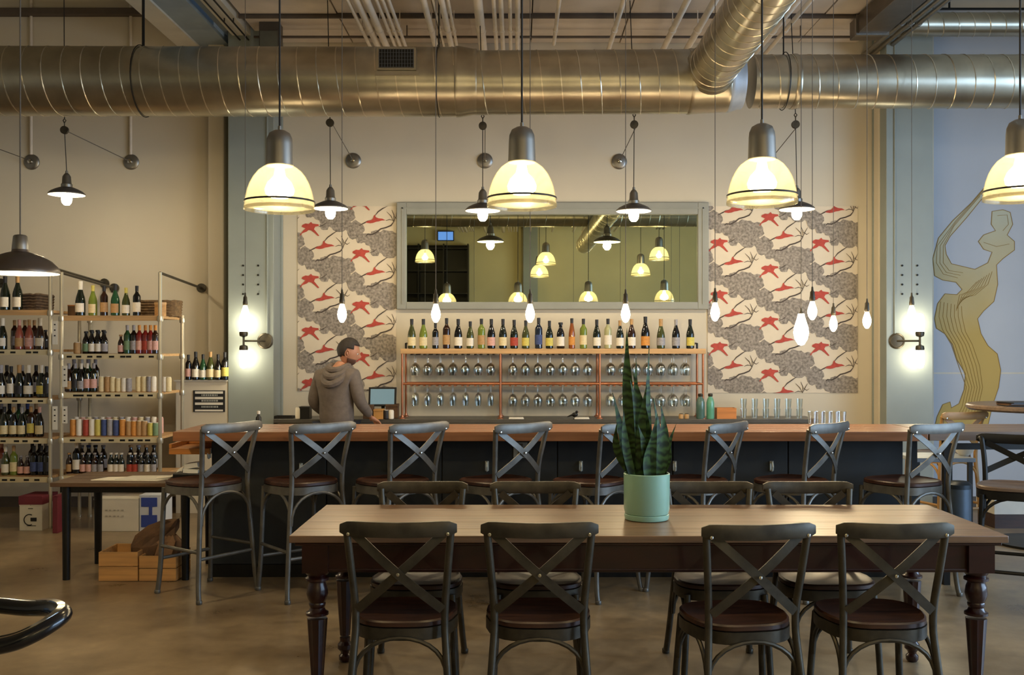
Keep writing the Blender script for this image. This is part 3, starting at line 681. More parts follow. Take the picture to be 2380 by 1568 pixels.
bc = thing('back_counter', 'dark topped work counter against the wall behind the bar', 'counter', (0, 9.5, 0))
cx0, cx1 = X(640, 250), X(1898, 250)
MB().box(cx0, cx1, Y(252)-9.5, .27, .845, .88).build('counter_top', m_counter, bc, bevel=.003)
MB().box(cx0+.03, cx1-.03, -.13, .26, .0, .845).build('carcass', mat('cabinet_cream', 'B9AC92', .6), bc, smooth=False)
for i in range(8):
    w = (cx1-cx0-.06)/8; x0 = cx0+.03+i*w
    d = MB().box(x0+.004, x0+w-.004, -.15, -.13, .08, .83).build('cabinet_door', mat('door_cream', 'C9BC9F', .55), bc, smooth=False, bevel=.003)
    MB().tube([(x0+w/2-.05, -.152, .76), (x0+w/2-.05, -.175, .76), (x0+w/2+.05, -.175, .76), (x0+w/2+.05, -.152, .76)], .005, 6).build('handle', m_counter, d)

# ---------------------------------------------------------------- bottles
GL = {}
def gmat(nm, h, r=.08):
    return mat('bottle_'+nm, h, r, var=0.0, coat=.5)
GCOL = {'dark green': gmat('dark_green', '121A10'), 'black': gmat('black', '0C0B0C'), 'olive': gmat('olive', '3F4420'), 'light green': gmat('light_green', '6E7C2E'), 'brown': gmat('brown', '2C160C'), 'rose': gmat('rose', '9A4E3C'), 'amber': gmat('amber', '8A4A20'), 'blue': gmat('blue', '1C2536'), 'pale': gmat('pale', 'A9A77C'), 'red': gmat('red', '7A1F1C'), 'green': gmat('green', '1F4A2C'), 'orange': gmat('orange', 'C8703A'), 'silver': gmat('silver', '9AA0A0')}
LCOL = {'white': mat('label_white', 'E4DCCB', .7, var=.06, scale=60), 'cream': mat('label_cream', 'DCCB9E', .7, var=.08, scale=60), 'pink': mat('label_pink', 'D3A396', .7, var=.1, scale=60), 'grey': mat('label_grey', '9A979A', .7, var=.15, scale=60), 'yellow': mat('label_yellow', 'CDBE5E', .7, var=.1, scale=60), 'red': mat('label_red', 'A8402E', .7, var=.15, scale=60), 'orange': mat('label_orange', 'CC8A3E', .7, var=.12, scale=60), 'black': mat('label_black', '222226', .6, var=.1), 'green': mat('label_green', '6F8A66', .7, var=.1, scale=60), 'blue': mat('label_blue', '3D4C7C', .7, var=.15, scale=60), 'kraft': mat('label_kraft', 'B28C5C', .7, var=.1, scale=60)}
PROF = {
 'shouldered': [(.001, .006), (.03, .0), (.037, .006), (.0375, .19), (.034, .205), (.02, .225), (.0145, .24), (.014, .285), (.016, .287), (.016, .297), (.012, .30), (.001, .30)],
 'sloping': [(.001, .006), (.033, .0), (.041, .008), (.041, .14), (.036, .17), (.024, .205), (.016, .235), (.0145, .28), (.0165, .284), (.0165, .294), (.001, .296)],
 'tall slim': [(.001, .006), (.029, .0), (.035, .006), (.035, .16), (.03, .2), (.021, .25), (.0145, .29), (.0145, .32), (.016, .322), (.016, .33), (.001, .33)],
 'champagne': [(.001, .006), (.036, .0), (.044, .008), (.044, .13), (.038, .17), (.026, .21), (.018, .245), (.017, .29), (.019, .295), (.018, .308), (.001, .312)],
 'small': [(.001, .004), (.026, .0), (.0305, .006), (.0305, .11), (.026, .13), (.014, .155), (.0125, .185), (.015, .187), (.015, .195), (.001, .197)]}
LAB = {'shouldered': (.04, .135, .0380), 'sloping': (.03, .115, .0415), 'tall slim': (.04, .13, .0355), 'champagne': (.035, .115, .0445), 'small': (.02, .09, .031)}
CAP = {'shouldered': (.0152, .245, .2985), 'sloping': (.0158, .24, .296), 'tall slim': (.0158, .27, .329), 'champagne': (.0195, .235, .312), 'small': (.0158, .182, .198)}
CACHE = {}
def cm(key, fn):
    if key not in CACHE: CACHE[key] = fn()
    return CACHE[key]
def bottle(loc, kind, glass, lab, label, group, cap='black', k=1.0, cat='bottle'):
    me = cm(('b', kind, glass), lambda: MB().lathe(PROF[kind], 14).mesh('wine_bottle', GCOL[glass]))
    o = inst('wine_bottle', me, None, loc, (0, 0, random.uniform(-.35, .35)), (k, k, k)); tag(o, label, cat, group)
    if lab:
        z0, z1, r = LAB[kind]
        ml = cm(('l', kind, lab), lambda: MB().lathe([(r, z0), (r+.0006, z0), (r+.0006, z1), (r, z1)], 12, a0=-PI/2-1.35, a1=-PI/2+1.35).mesh('label', LCOL[lab]))
        inst('label', ml, o)
    r, z0, z1 = CAP[kind]
    mc = cm(('c', kind, cap), lambda: MB().lathe([(r+.0006, z0), (r+.0016, z1-.012), (r+.0016, z1+.001), (.001, z1+.0025)], 12).mesh('capsule', LCOL[cap]))
    inst('capsule', mc, o)
    return o
def can(loc, col, label, group, h=.122, r=.032, lid='white', cat='can'):
    me = cm(('can', col, h, r), lambda: MB().lathe([(r-.006, 0), (r, .006), (r, h-.012), (r-.006, h-.003)], 16).mesh('drink_can', LCOL[col]))
    o = inst('drink_can', me, None, loc, (0, 0, random.uniform(0, 6))); tag(o, label, cat, group)
    mt = cm(('lid', lid, h, r), lambda: MB().lathe([(r-.005, h-.004), (r-.004, h), (r-.008, h), (r-.009, h-.003), (.001, h-.003)], 14).mesh('lid', m_chair_chrome if lid == 'metal' else LCOL[lid]))
    inst('lid', mt, o); return o

# ---------------------------------------------------------------- copper glass rack with wine bottles
rk = thing('glass_rack', 'copper pipe wall rack with a pale plank top, holding bottles and hanging glasses', 'rack', (X(1285, 250), Y(245), .88))
YF_, YR_ = Y(250)-Y(245), Y(242)-Y(245)
def rx(px, s=250): return X(px, s)-X(1285, 250)
zt = Z(810, 250)-.88; zt0 = Z(822, 250)-.88; zm = Z(892, 250)-.88
MB().box(rx(931), rx(1640), YF_-.02, YR_+.02, zt0, zt).build('top_plank', m_plank, rk, bevel=.004)
for px in (935, 1163, 1394, 1634):
    MB().tube([(rx(px), YF_, 0.012), (rx(px), YF_, zt0)], .011, 10).build('upright_pipe', m_copper, rk)
    MB().tube([(rx(px), YR_, 0.012), (rx(px), YR_, zt0)], .011, 10).build('upright_pipe', m_copper, rk)
    for yy in (YF_, YR_): MB().lathe([(.03, 0), (.03, .006), (.016, .012), (.014, .03)], 16, (rx(px), yy, 0)).build('pipe_flange', m_copper, rk)
for yy in (YF_, YR_): MB().tube([(rx(935), yy, zm), (rx(1634), yy, zm)], .010, 10).build('cross_pipe', m_copper, rk)
for px in (935, 1163, 1394, 1634): MB().tube([(rx(px), YF_, zm), (rx(px), YR_, zm)], .008, 8).build('tie_pipe', m_copper, rk)
for px in (935, 1634): MB().tube([(rx(px), YR_, zt-.06), (rx(px), YR_, zt+.05), (rx(px), YR_+.07, zt+.05)], .01, 8).build('wall_stay', m_black, rk)
bays = [(962, 1140, 7), (1192, 1368, 7), (1422, 1598, 7)]
for lv, z in ((0, zt0-.012), (1, zm-.022)):
    for a, b, c in bays:
        for k in range(c):
            x = rx(a+(b-a)*k/(c-1))
            MB().box(x-.035, x-.016, YF_+.01, YR_-.01, z, z+.010).build('glass_runner', m_copper if lv else m_black, rk, smooth=False)
            MB().box(x+.016, x+.035, YF_+.01, YR_-.01, z, z+.010).build('glass_runner', m_copper if lv else m_black, rk, smooth=False)
GW = cm('glass', lambda: MB().lathe([(.034, 0), (.033, -.003), (.006, -.008), (.0035, -.02), (.0035, -.085), (.01, -.092), (.03, -.108), (.042, -.13), (.044, -.15), (.040, -.18), (.034, -.205), (.033, -.205), (.039, -.18), (.0425, -.15), (.04, -.132), (.028, -.11), (.004, -.096)], 18, caps=False).mesh('wine_glass', m_glass))
GW2 = cm('glass2', lambda: MB().lathe([(.032, 0), (.031, -.003), (.006, -.008), (.0035, -.02), (.0035, -.075), (.012, -.083), (.026, -.10), (.031, -.13), (.029, -.17), (.025, -.20), (.024, -.20), (.028, -.17), (.0295, -.13), (.024, -.102), (.004, -.085)], 18, caps=False).mesh('wine_glass', m_glass))
for lv, z in ((0, zt0-.0125), (1, zm-.0225)):
    for bi, (a, b, c) in enumerate(bays):
        for row, yy in enumerate((YF_+.07, YF_+.20)):
            for k in range(c):
                o = inst('wine_glass', GW2 if (lv == 1 and bi == 0) else GW, None, (X(a+(b-a)*k/(c-1), 250), Y(245)+yy, .88+z+.011+.0035))
                tag(o, '%s hanging in %s level, %s bay, %s row, %s from left' % ('slim flute glass' if (lv == 1 and bi == 0) else 'wine glass', ('upper', 'lower')[lv], ('left', 'middle', 'right')[bi], ('front', 'rear')[row], ORD[k]), 'wine glass', 'glasses hanging in the copper rack')
BB = [(957, 'sloping', 'olive', 'cream', 'black', 1.0), (984, 'sloping', 'light green', 'cream', 'black', 1.0), (1012, 'shouldered', 'black', 'grey', 'black', .86), (1038, 'shouldered', 'brown', 'kraft', 'black', 1.02), (1065, 'sloping', 'black', 'white', 'black', 1.0),
      (1093, 'sloping', 'olive', 'white', 'black', .92), (1119, 'shouldered', 'light green', 'kraft', 'black', 1.0), (1142, 'sloping', 'black', 'pink', 'black', 1.0), (1169, 'sloping', 'dark green', 'cream', 'black', 1.0), (1195, 'sloping', 'dark green', 'red', 'black', .97), (1222, 'sloping', 'olive', 'yellow', 'black', .95),
      (1252, 'shouldered', 'blue', 'blue', 'black', 1.03), (1277, 'sloping', 'dark green', 'yellow', 'black', .94), (1303, 'small', 'black', 'white', 'black', 1.32), (1329, 'tall slim', 'amber', 'orange', 'black', .92), (1356, 'shouldered', 'light green', 'cream', 'black', 1.0), (1387, 'sloping', 'dark green', 'white', 'black', .98),
      (1413, 'shouldered', 'pale', 'white', 'black', 1.0), (1441, 'sloping', 'dark green', 'white', 'kraft', .95), (1468, 'sloping', 'brown', 'white', 'kraft', 1.0), (1500, 'sloping', 'black', 'orange', 'black', 1.08), (1536, 'champagne', 'olive', 'grey', 'kraft', .95), (1571, 'sloping', 'black', 'grey', 'silver' if False else 'grey', .98), (1604, 'sloping', 'dark green', 'yellow', 'black', .99)]
for i, (px, kd, gl, lb, cp, k) in enumerate(BB):
    bottle((X(px, 248), Y(248), Z(810, 250)), kd, gl, lb, '%s glass bottle with %s label, %s from left on the copper rack' % (gl if gl != 'black' else 'near-black', lb, ORD[i]), 'bottles in a row on the copper rack', cp, k*.935)

# ---------------------------------------------------------------- wine racks at the left
def rack(label, x0, x1, zs, s_front=272, s_back=255, topf=None):
    yf, yb = Y(s_front), Y(s_back); d = yb-yf
    t = thing('shelving_rack', label, 'shelving', ((x0+x1)/2, yf, 0)); w = (x1-x0)/2
    for sx in (-w, w):
        for yy, tp in ((0, zs[0]+.37), (d, zs[0]+.02)):
            p = MB(); p.tube([(sx, yy, 0.02), (sx, yy, tp)], .016, 8)
            p.lathe([(.02, 0), (.02, .02)], 10, (sx, yy, 0)).build('post', m_chrome, t)
        MB().tube([(sx, 0, zs[0]+.365), (sx, 9.77-yf, zs[0]+.30)], .012, 8).lathe([(.045, -.01), (.045, .01)], 16, (sx, 9.775-yf, zs[0]+.30), Matrix.Rotation(PI/2, 3, 'X')).build('wall_tie', m_pewter, t)
    for z in zs:
        sh = MB().box(-w+.02, w-.02, 0.008, d-.008, z-.022, z).build('shelf', m_plank, t, smooth=False)
        e = MB().box(-w+.02, w-.02, -.012, .008, z-.045, z-.0).build('price_rail', m_plank if z == zs[0] else mat('price_rail', 'C6B792', .5, var=.1), sh, smooth=False)
        for sx in (-w, w):
            for yy in (0, d): MB().lathe([(.024, z-.05), (.027, z-.03), (.024, z-.005)], 12, (sx, yy, 0)).build('shelf_collar', m_chrome, sh)
        if z != zs[0]:
            m = MB()
            for k in range(9):
                xx = -w+.1+k*(2*w-.2)/8+random.uniform(-.03, .03); m.box(xx-.022, xx+.022, -.0135, -.012, z-.032, z-.016)
            m.build('price_tag', m_black, sh, smooth=False)['kind'] = 'stuff'
    return t
zsL = [Z(720, 272), Z(812, 272), Z(925, 272), Z(1018, 272), Z(1108, 272)]
zsR = [Z(733, 272), Z(822, 272), Z(912, 272), Z(1016, 272), Z(1105, 272)]
RK = [rack('chrome wine rack with five shelves, cut off by the left picture edge', -4.98, X(117, 272), zsL)]
RK += [rack('chrome wine rack with five shelves, between the cut-off rack and the ledge bottles', X(143, 272), X(372, 272), zsR)]
for px, py0, py1, tn in ((118, 745, 800, 'left rack, upper'), (118, 945, 1000, 'left rack, lower'), (141, 850, 900, 'right rack, upper'), (141, 945, 985, 'right rack, lower')):
    rk_ = RK[0 if px < 120 else 1]; O = Vector(rk_.location); c_ = (X(px-6, 275)-O.x, X(px+6, 275)-O.x, Y(272)-.02-O.y)
    t = MB().box(c_[0], c_[1], c_[2], c_[2]+.004, Z(py1, 275), Z(py0, 275)).build('price_strip', m_white, rk_, smooth=False)
    q = MB()
    for k in range(3): q.box((c_[0]+c_[1])/2-.007, (c_[0]+c_[1])/2+.007, c_[2]-.001, c_[2], Z(py0+10+k*13, 275), Z(py0+7+k*13, 275))
    q.build('printed_mark', m_ink, t, smooth=False)
def wb(px, s, z, kd, gl, lb, desc, grp, cap='black', k=.93):
    return bottle((X(px, s), Y(s), z), kd, gl, lb, desc, grp, cap, k)
def rowof(z, s, items, where, grp, k=.9):
    for i, (px, kd, gl, lb, cp) in enumerate(items):
        wb(px, s, z, kd, gl, lb, '%s bottle, %s label, %s from left %s' % (gl if gl != 'black' else 'near-black', lb or 'no', ORD[i], where), grp, cp, k)
rowof(zsL[0], 268, [(12, 'sloping', 'dark green', 'white', 'black'), (41, 'sloping', 'dark green', 'white', 'kraft')], 'on the top shelf of the cut-off rack', 'bottles on the left rack', 1.0)
rowof(zsL[1], 268, [(6, 'champagne', 'dark green', 'white', 'white'), (45, 'sloping', 'rose', 'kraft', 'pink'), (68, 'sloping', 'rose', 'pink', 'kraft'), (93, 'champagne', 'brown', 'white', 'white')], 'on the second shelf of the cut-off rack', 'bottles on the left rack', .87)
rowof(zsL[1], 261, [(34, 'shouldered', 'brown', 'grey', 'kraft'), (58, 'shouldered', 'brown', 'grey', 'kraft'), (80, 'shouldered', 'brown', 'grey', 'kraft'), (106, 'small', 'black', 'black', 'black')], 'in the second-shelf rear row, cut-off rack', 'bottles on the left rack', .87)
rowof(zsL[2], 268, [(2, 'champagne', 'black', 'white', 'grey'), (26, 'shouldered', 'black', 'white', 'black'), (45, 'champagne', 'dark green', 'black', 'kraft'), (66, 'champagne', 'black', 'white', 'white'), (96, 'champagne', 'dark green', 'yellow', 'white'), (108, 'shouldered', 'black', 'black', 'black')], 'on the third shelf of the cut-off rack', 'bottles on the left rack', .9)
rowof(zsL[2], 261, [(16, 'shouldered', 'black', 'grey', 'black'), (52, 'shouldered', 'black', 'grey', 'grey'), (84, 'shouldered', 'black', 'grey', 'black')], 'in the third-shelf rear row, cut-off rack', 'bottles on the left rack', .92)
rowof(zsL[3], 268, [(10, 'sloping', 'dark green', 'cream', 'black'), (32, 'sloping', 'black', 'cream', 'kraft'), (51, 'sloping', 'dark green', 'cream', 'grey'), (72, 'shouldered', 'brown', 'yellow', 'kraft'), (92, 'sloping', 'black', 'cream', 'pink')], 'on the fourth shelf of the cut-off rack', 'bottles on the left rack', .88)
rowof(zsL[3], 261, [(3, 'shouldered', 'dark green', 'grey', 'grey'), (22, 'shouldered', 'dark green', 'grey', 'black'), (44, 'shouldered', 'green', 'grey', 'black'), (64, 'shouldered', 'dark green', 'grey', 'blue'), (84, 'shouldered', 'brown', 'grey', 'kraft')], 'in the fourth-shelf rear row, cut-off rack', 'bottles on the left rack', .93)
rowof(zsL[4], 268, [(13, 'sloping', 'olive', 'white', 'white'), (32, 'shouldered', 'light green', 'cream', 'kraft'), (48, 'small', 'brown', 'pink', 'grey'), (63, 'small', 'brown', 'pink', 'grey'), (79, 'shouldered', 'black', 'blue', 'black'), (96, 'shouldered', 'black', 'blue', 'black'), (109, 'shouldered', 'black', 'black', 'black')], 'on the bottom shelf of the cut-off rack', 'bottles on the left rack', .85)
rowof(zsL[4], 261, [(4, 'shouldered', 'rose', 'grey', 'pink'), (75, 'shouldered', 'black', 'grey', 'black'), (92, 'shouldered', 'black', 'grey', 'black'), (106, 'shouldered', 'black', 'grey', 'grey')], 'in the bottom-shelf rear row, cut-off rack', 'bottles on the left rack', .88)
for px, kd, gl, lb, cp, k, d in ((187, 'champagne', 'dark green', 'white', 'white', .97, 'largest'), (216, 'sloping', 'light green', 'cream', 'yellow', .9, 'yellow-green'), (242, 'shouldered', 'brown', 'kraft', 'black', .88, 'brown'), (268, 'sloping', 'green', 'kraft', 'black', .93, 'emerald'), (293, 'sloping', 'olive', 'white', 'yellow', .83, 'olive'), (318, 'shouldered', 'black', 'white', 'black', .88, 'near-black')):
    wb(px, 267, zsR[0], kd, gl, lb, '%s glass bottle with %s label on the top shelf of the right wine rack' % (d, lb), 'bottles on top of the right rack', cp, k)
bx_ = thing('cardboard_box', 'small orange-brown box beside the largest bottle on top of the right rack', 'box', (X(170, 264), Y(264), zsR[0]))
MB().box(-.03, .03, -.04, .04, 0, .09).build('carton', m_kraft, bx_, smooth=False); MB().box(-.031, .031, -.041, .041, .09, .1).build('lid', mat('orange_card', 'B5743C', .7), bx_, smooth=False)
rowof(zsR[1], 267, [(200, 'small', 'black', 'green', 'black'), (214, 'small', 'black', 'white', 'black'), (229, 'small', 'black', 'white', 'black'), (243, 'small', 'black', 'grey', 'black')], 'in the squat cluster, right rack second shelf', 'small bottles on the right rack', .98)
rowof(zsR[1], 261, [(213, 'small', 'black', 'grey', 'black'), (227, 'small', 'black', 'grey', 'black'), (241, 'small', 'black', 'grey', 'black')], 'behind the squat cluster, right rack second shelf', 'small bottles on the right rack', 1.05)
rowof(zsR[1], 267, [(281, 'small', 'brown', 'pink', 'kraft'), (296, 'shouldered', 'green', 'green', 'grey'), (311, 'shouldered', 'black', 'grey', 'grey'), (324, 'shouldered', 'red', 'pink', 'orange'), (338, 'shouldered', 'red', 'red', 'orange'), (350, 'shouldered', 'red', 'pink', 'orange'), (361, 'shouldered', 'brown', 'pink', 'orange')], 'in the coloured row, right rack second shelf', 'bottles on the right rack', .83)
can((X(180, 267), Y(267), zsR[1]), 'kraft', 'short tan jar with a pale lid left of the squat bottles, right rack', 'jars on the right rack', h=.10, r=.032, cat='jar')
rowof(zsR[2], 267, [(160, 'sloping', 'brown', 'kraft', 'grey'), (175, 'shouldered', 'dark green', 'black', 'grey'), (189, 'sloping', 'black', 'grey', 'white'), (203, 'shouldered', 'dark green', 'pink', 'white'), (218, 'shouldered', 'dark green', 'pink', 'grey')], 'on the third shelf of the right rack', 'bottles on the right rack', .83)
rowof(zsR[2], 260, [(172, 'shouldered', 'black', 'grey', 'grey'), (190, 'shouldered', 'black', 'grey', 'white'), (205, 'shouldered', 'green', 'grey', 'grey'), (222, 'shouldered', 'black', 'grey', 'grey')], 'in the third-shelf rear row, right rack', 'bottles on the right rack', .95)
for i, (px, c, h) in enumerate(((236, 'cream', .135), (250, 'kraft', .135), (262, 'cream', .13), (275, 'cream', .12), (288, 'white', .12), (300, 'grey', .12), (322, 'cream', .135), (335, 'cream', .135), (347, 'grey', .135), (357, 'white', .135), (383, 'white', .13), (392, 'cream', .13))):
    can((X(px, 267), Y(267), zsR[2]), c, '%s can, %s from left on the third shelf of the right rack' % (c if c != 'kraft' else 'tan', ORD[i]), 'pale cans on the right rack', h=h, r=.0245)
FR = [(170, 'orange', .145), (184, 'white', .145), (200, 'red', .145), (214, 'white', .145), (228, 'yellow', .145), (242, 'blue', .145), (256, 'grey', .145), (270, 'blue', .14), (285, 'orange', .145), (300, 'kraft', .13), (312, 'orange', .13), (324, 'kraft', .13), (336, 'kraft', .13), (350, 'yellow', .115), (362, 'green', .115)]
for i, (px, c, h) in enumerate(FR):
    can((X(px, 267), Y(267), zsR[3]), c, '%s can, %s from left in the front row of the can shelf' % (c if c != 'kraft' else 'tan', ORD[i]), 'coloured cans on the fourth shelf', h=h, r=.026)
for i, px in enumerate(range(178, 380, 15)):
    can((X(px, 261), Y(261), zsR[3]), ('white', 'pink', 'cream', 'grey')[i % 4], '%s can, %s from left in the rear row of the can shelf' % (('white', 'pink', 'cream', 'grey')[i % 4], ORD[i]), 'coloured cans on the fourth shelf', h=.15, r=.026, lid='white')
rowof(zsR[4], 267, [(161, 'small', 'brown', 'kraft', 'kraft'), (178, 'shouldered', 'black', 'white', 'white'), (193, 'small', 'brown', 'pink', 'grey'), (207, 'small', 'black', 'pink', 'grey'), (220, 'small', 'brown', 'grey', 'grey'), (234, 'small', 'black', 'grey', 'grey'), (258, 'small', 'dark green', 'white', 'white'), (270, 'small', 'dark green', 'white', 'white'), (282, 'small', 'dark green', 'white', 'white'), (302, 'small', 'black', 'red', 'white'), (314, 'small', 'brown', 'red', 'white'), (328, 'small', 'black', 'grey', 'grey'), (343, 'small', 'black', 'white', 'grey'), (357, 'small', 'black', 'grey', 'grey')], 'on the bottom shelf of the right rack', 'bottles on the right rack', .9)
rowof(zsR[4], 260, [(190, 'small', 'black', 'grey', 'grey'), (206, 'small', 'black', 'grey', 'blue'), (222, 'small', 'black', 'grey', 'black'), (240, 'small', 'black', 'grey', 'grey'), (304, 'small', 'black', 'grey', 'kraft'), (322, 'small', 'black', 'grey', 'grey'), (340, 'small', 'black', 'grey', 'kraft'), (358, 'small', 'black', 'grey', 'black')], 'in the bottom-shelf rear row, right rack', 'bottles on the right rack', 1.12)
def basket(px0, px1, h, s, z, label, dark=False):
    w = (px1-px0)/2/s
    t = thing('wicker_basket', label, 'basket', (X((px0+px1)/2, s), Y(s), z))
    m_ = mat('dark_wicker', '4A3A2A', .85, var=.4, scale=40) if dark else m_wicker
    for k in range(6):
        zz = .012+k*(h-.02)/5; g_ = 1+.05*k/5
        P = [(a*g_, b*g_, zz+.004*math.sin(a*90)) for a, b in [(w*max(-1, min(1, 1.2*math.cos(q))), .13*max(-1, min(1, 1.2*math.sin(q)))) for q in [2*PI*i/32 for i in range(32)]]]
        MB().tube(P, (h/5)*.52, 6, True).build('woven_band', m_, t)
    MB().box(-w, w, -.13, .13, .004, .012).build('base', m_, t, smooth=False)
basket(50, 111, Z(685, 262)-zsL[0], 262, zsL[0], 'dark low wicker basket on top of the cut-off rack', True)
basket(333, 412, .14, 260, zsR[0], 'tan wicker basket at the right end of the right rack top')
t = thing('round_wooden_box', 'round pale wooden box in front of the tan basket on the right rack', 'box', (X(362, 271.5), Y(268), zsR[0]))
MB().lathe([(.001, 0), (.048, 0), (.048, .10), (.001, .10)], 24).build('drum', m_crate, t); MB().lathe([(.001, .1), (.051, .098), (.051, .118), (.001, .12)], 24).build('lid', m_plank, t)

# ledge with six bottles and the black sign
lg = thing('half_wall_ledge', 'low boxed wall ledge with a pale top between the wine rack and the left column', 'ledge', (X(467, 250), 9.5, 0))
w0 = X(408, 250)-X(467, 250); w1 = X(529, 250)-X(467, 250)
MB().box(w0, w1, -.09, .28, 0, 1.225).build('boxing', m_wall, lg, smooth=False); MB().box(w0-.01, w1, -.11, .28, 1.225, 1.24).build('ledge_top', m_soffit, lg, smooth=False)
for i, (px, kd, gl, lb, cp, k) in enumerate(((438, 'shouldered', 'black', 'pink', 'black', .78), (455, 'sloping', 'black', 'white', 'black', .88), (472, 'sloping', 'green', 'white', 'black', .8), (489, 'sloping', 'olive', 'cream', 'kraft', .88), (507, 'sloping', 'black', 'cream', 'black', .8), (523, 'shouldered', 'black', 'yellow', 'black', .86))):
    wb(px, 250, 1.24, kd, gl, lb, '%s glass bottle with %s label, %s from left on the ledge by the column' % (gl if gl != 'black' else 'near-black', lb, ORD[i]), 'six bottles on the ledge', cp, k)
sg = thing('black_sign', 'small black and white striped price sign on the ledge front', 'sign', (X(480, 252), 9.409, Z(933, 252)))
MB().box(-.148, .148, -.008, 0, -.10, .10).build('sign_board', m_ink, sg, smooth=False, bevel=.002)
q = MB()
for k, zz in enumerate((.082, .03, -.022, -.088)): q.box(-.13, .13, -.0095, -.008, zz-.012+.006*(k == 3), zz+.010)
q.build('white_stripe', m_white, sg, smooth=False)
q = MB()
for k, zz in enumerate((.056, .004, -.052)):
    x = -.07
    while x < .075:
        w = random.uniform(.008, .02); q.box(x, x+w, -.0095, -.008, zz-.008, zz+.008); x += w+.006
q.build('lettering_row', mat('sign_grey', '9A9C96', .7), sg, smooth=False)['kind'] = 'stuff'

# ---------------------------------------------------------------- things on the back counter
zc_ = .88
tb = thing('tablet_till', 'black-framed tablet till screen on the back counter right of the barman', 'tablet', (X(889, 248), Y(248), zc_))
R = Matrix.Translation((0, 0, .20)) @ Matrix.Rotation(-.2, 4, 'X')
MB().box(-.13, .13, -.006, .01, -.09, .09, R).build('tablet_frame', m_black, tb, smooth=False, bevel=.004); MB().box(-.112, .112, -.008, -.006, -.072, .072, R).build('screen', m_screen, tb, smooth=False)
MB().box(-.06, .06, -.06, .08, 0, .01).box(-.015, .015, .03, .05, 0, .2).build('stand', m_black, tb, smooth=False)
def carton(nm, px0, px1, py0, s, m, label, cat='box', z=zc_, dep=.12):
    t = thing(nm, label, cat, (X((px0+px1)/2, s), Y(s), z)); w = (px1-px0)/2/s; h = Z(py0, s)-z
    MB().box(-w, w, -dep/2, dep/2, 0, h*.8).build('carton', m, t, smooth=False, bevel=.002)
    MB().box(-w*1.02, w*1.02, -dep/2-.003, dep/2+.003, h*.8, h).build('lid', m, t, smooth=False, bevel=.002); return t
carton('cardboard_box', 846, 868, 940, 249.5, m_kraft, 'small tan box at the barman\'s right elbow')
carton('cardboard_box', 870, 892, 950, 251, mat('orange_card2', 'B98544', .7), 'small orange-tan box in front of the tablet till')
carton('cardboard_box', 898, 926, 938, 247, m_kraft, 'tan box at the right of the tablet till')
for px, col, lb in ((898, 'black', 'small dark cup by the tablet till'), (909, 'white', 'small white cup by the tablet till')):
    can((X(px, 251.5), Y(251.5), zc_), col, lb, 'cups by the till', h=.085, r=.026, cat='cup')
t = carton('coffee_grinder', 697, 722, 944, 250, m_black, 'black square appliance on the back counter left of the barman', 'appliance')
can((X(692, 251.5), Y(251.5), zc_), 'white', 'white canister left of the black appliance on the back counter', 'canisters', h=.11, r=.022, cat='canister')
tr = thing('black_tray', 'flat black tray on the back counter near the left column', 'tray', (X(661, 248), Y(248), zc_))
MB().box(-.08, .08, -.06, .06, 0, .006).build('tray_base', m_black, tr, smooth=False); MB().box(-.085, .085, -.065, -.058, 0, .022).box(-.085, .085, .058, .065, 0, .022).box(-.085, -.078, -.058, .058, 0, .022).box(.078, .085, -.058, .058, 0, .022).build('tray_rim', m_black, tr, smooth=False)
# bottle with a spout standing on the bar's rear edge
sp = thing('pump_dispenser', 'tiny black dispenser with a pale cap on the bar near the left column', 'dispenser', (X(601, 330), Y(330), 1.0))
MB().lathe([(.001, 0), (.02, 0), (.02, .05), (.009, .065), (.009, .075)], 14).build('dispenser_body', m_black, sp); MB().lathe([(.001, .075), (.011, .075), (.012, .095), (.001, .098)], 12).build('cap', m_white, sp)
for px, gl, lb in ((1628, mat('teal_glass', '4F6E66', .15, var=.1, coat=.4), 'taller dull green glass carafe right of the copper rack'), (1651, mat('mint_glass', '5FA184', .15, var=.1, coat=.4), 'bright mint glass carafe right of the copper rack')):
    t = thing('glass_carafe', lb, 'carafe', (X(px, 250), Y(250), zc_), 0, 'green carafes on the back counter'); k = 1.0 if px < 1640 else .92
    MB().lathe([(.001, 0), (.036*k, 0), (.04*k, .01), (.04*k, .15), (.032*k, .18), (.02*k, .2), (.02*k, .215)], 18).build('carafe_body', gl, t); MB().lathe([(.001, .235), (.023*k, .232), (.024*k, .212), (.02*k, .205)], 14).build('stopper', m_pewter, t)
t = thing('orange_crate', 'orange-brown wooden caddy on the back counter beside the green carafes', 'box', (X(1686, 249), Y(249), zc_))
for yy in (-.06, .05): MB().box(-.09, .09, yy, yy+.01, 0, .10).build('side_board', mat('orange_wood', 'C07A3C', .5, var=.2, scale=5, stretch=(.5, 8, 8)), t, smooth=False)
MB().box(-.09, -.08, -.05, .05, 0, .10).box(.08, .09, -.05, .05, 0, .10).box(-.08, .08, -.05, .05, 0, .01).build('end_board', mat('orange_wood', 'C07A3C'), t, smooth=False)
TUM = cm('tumbler', lambda: MB().lathe([(.001, .004), (.026, 0), (.033, .09), (.0315, .09), (.025, .01), (.001, .01)], 16, caps=False).mesh('tumbler', m_glass))
for k in range(6):
    for lv in range(2):
        o = inst('tumbler', TUM, None, (X(1728+k*26, 249), Y(249), zc_+.001+lv*.092)); tag(o, 'clear tumbler, %s stack from the orange caddy, %s one' % (ORD[k], ('lower', 'upper')[lv]), 'tumbler', 'stacked tumblers right of the orange caddy')
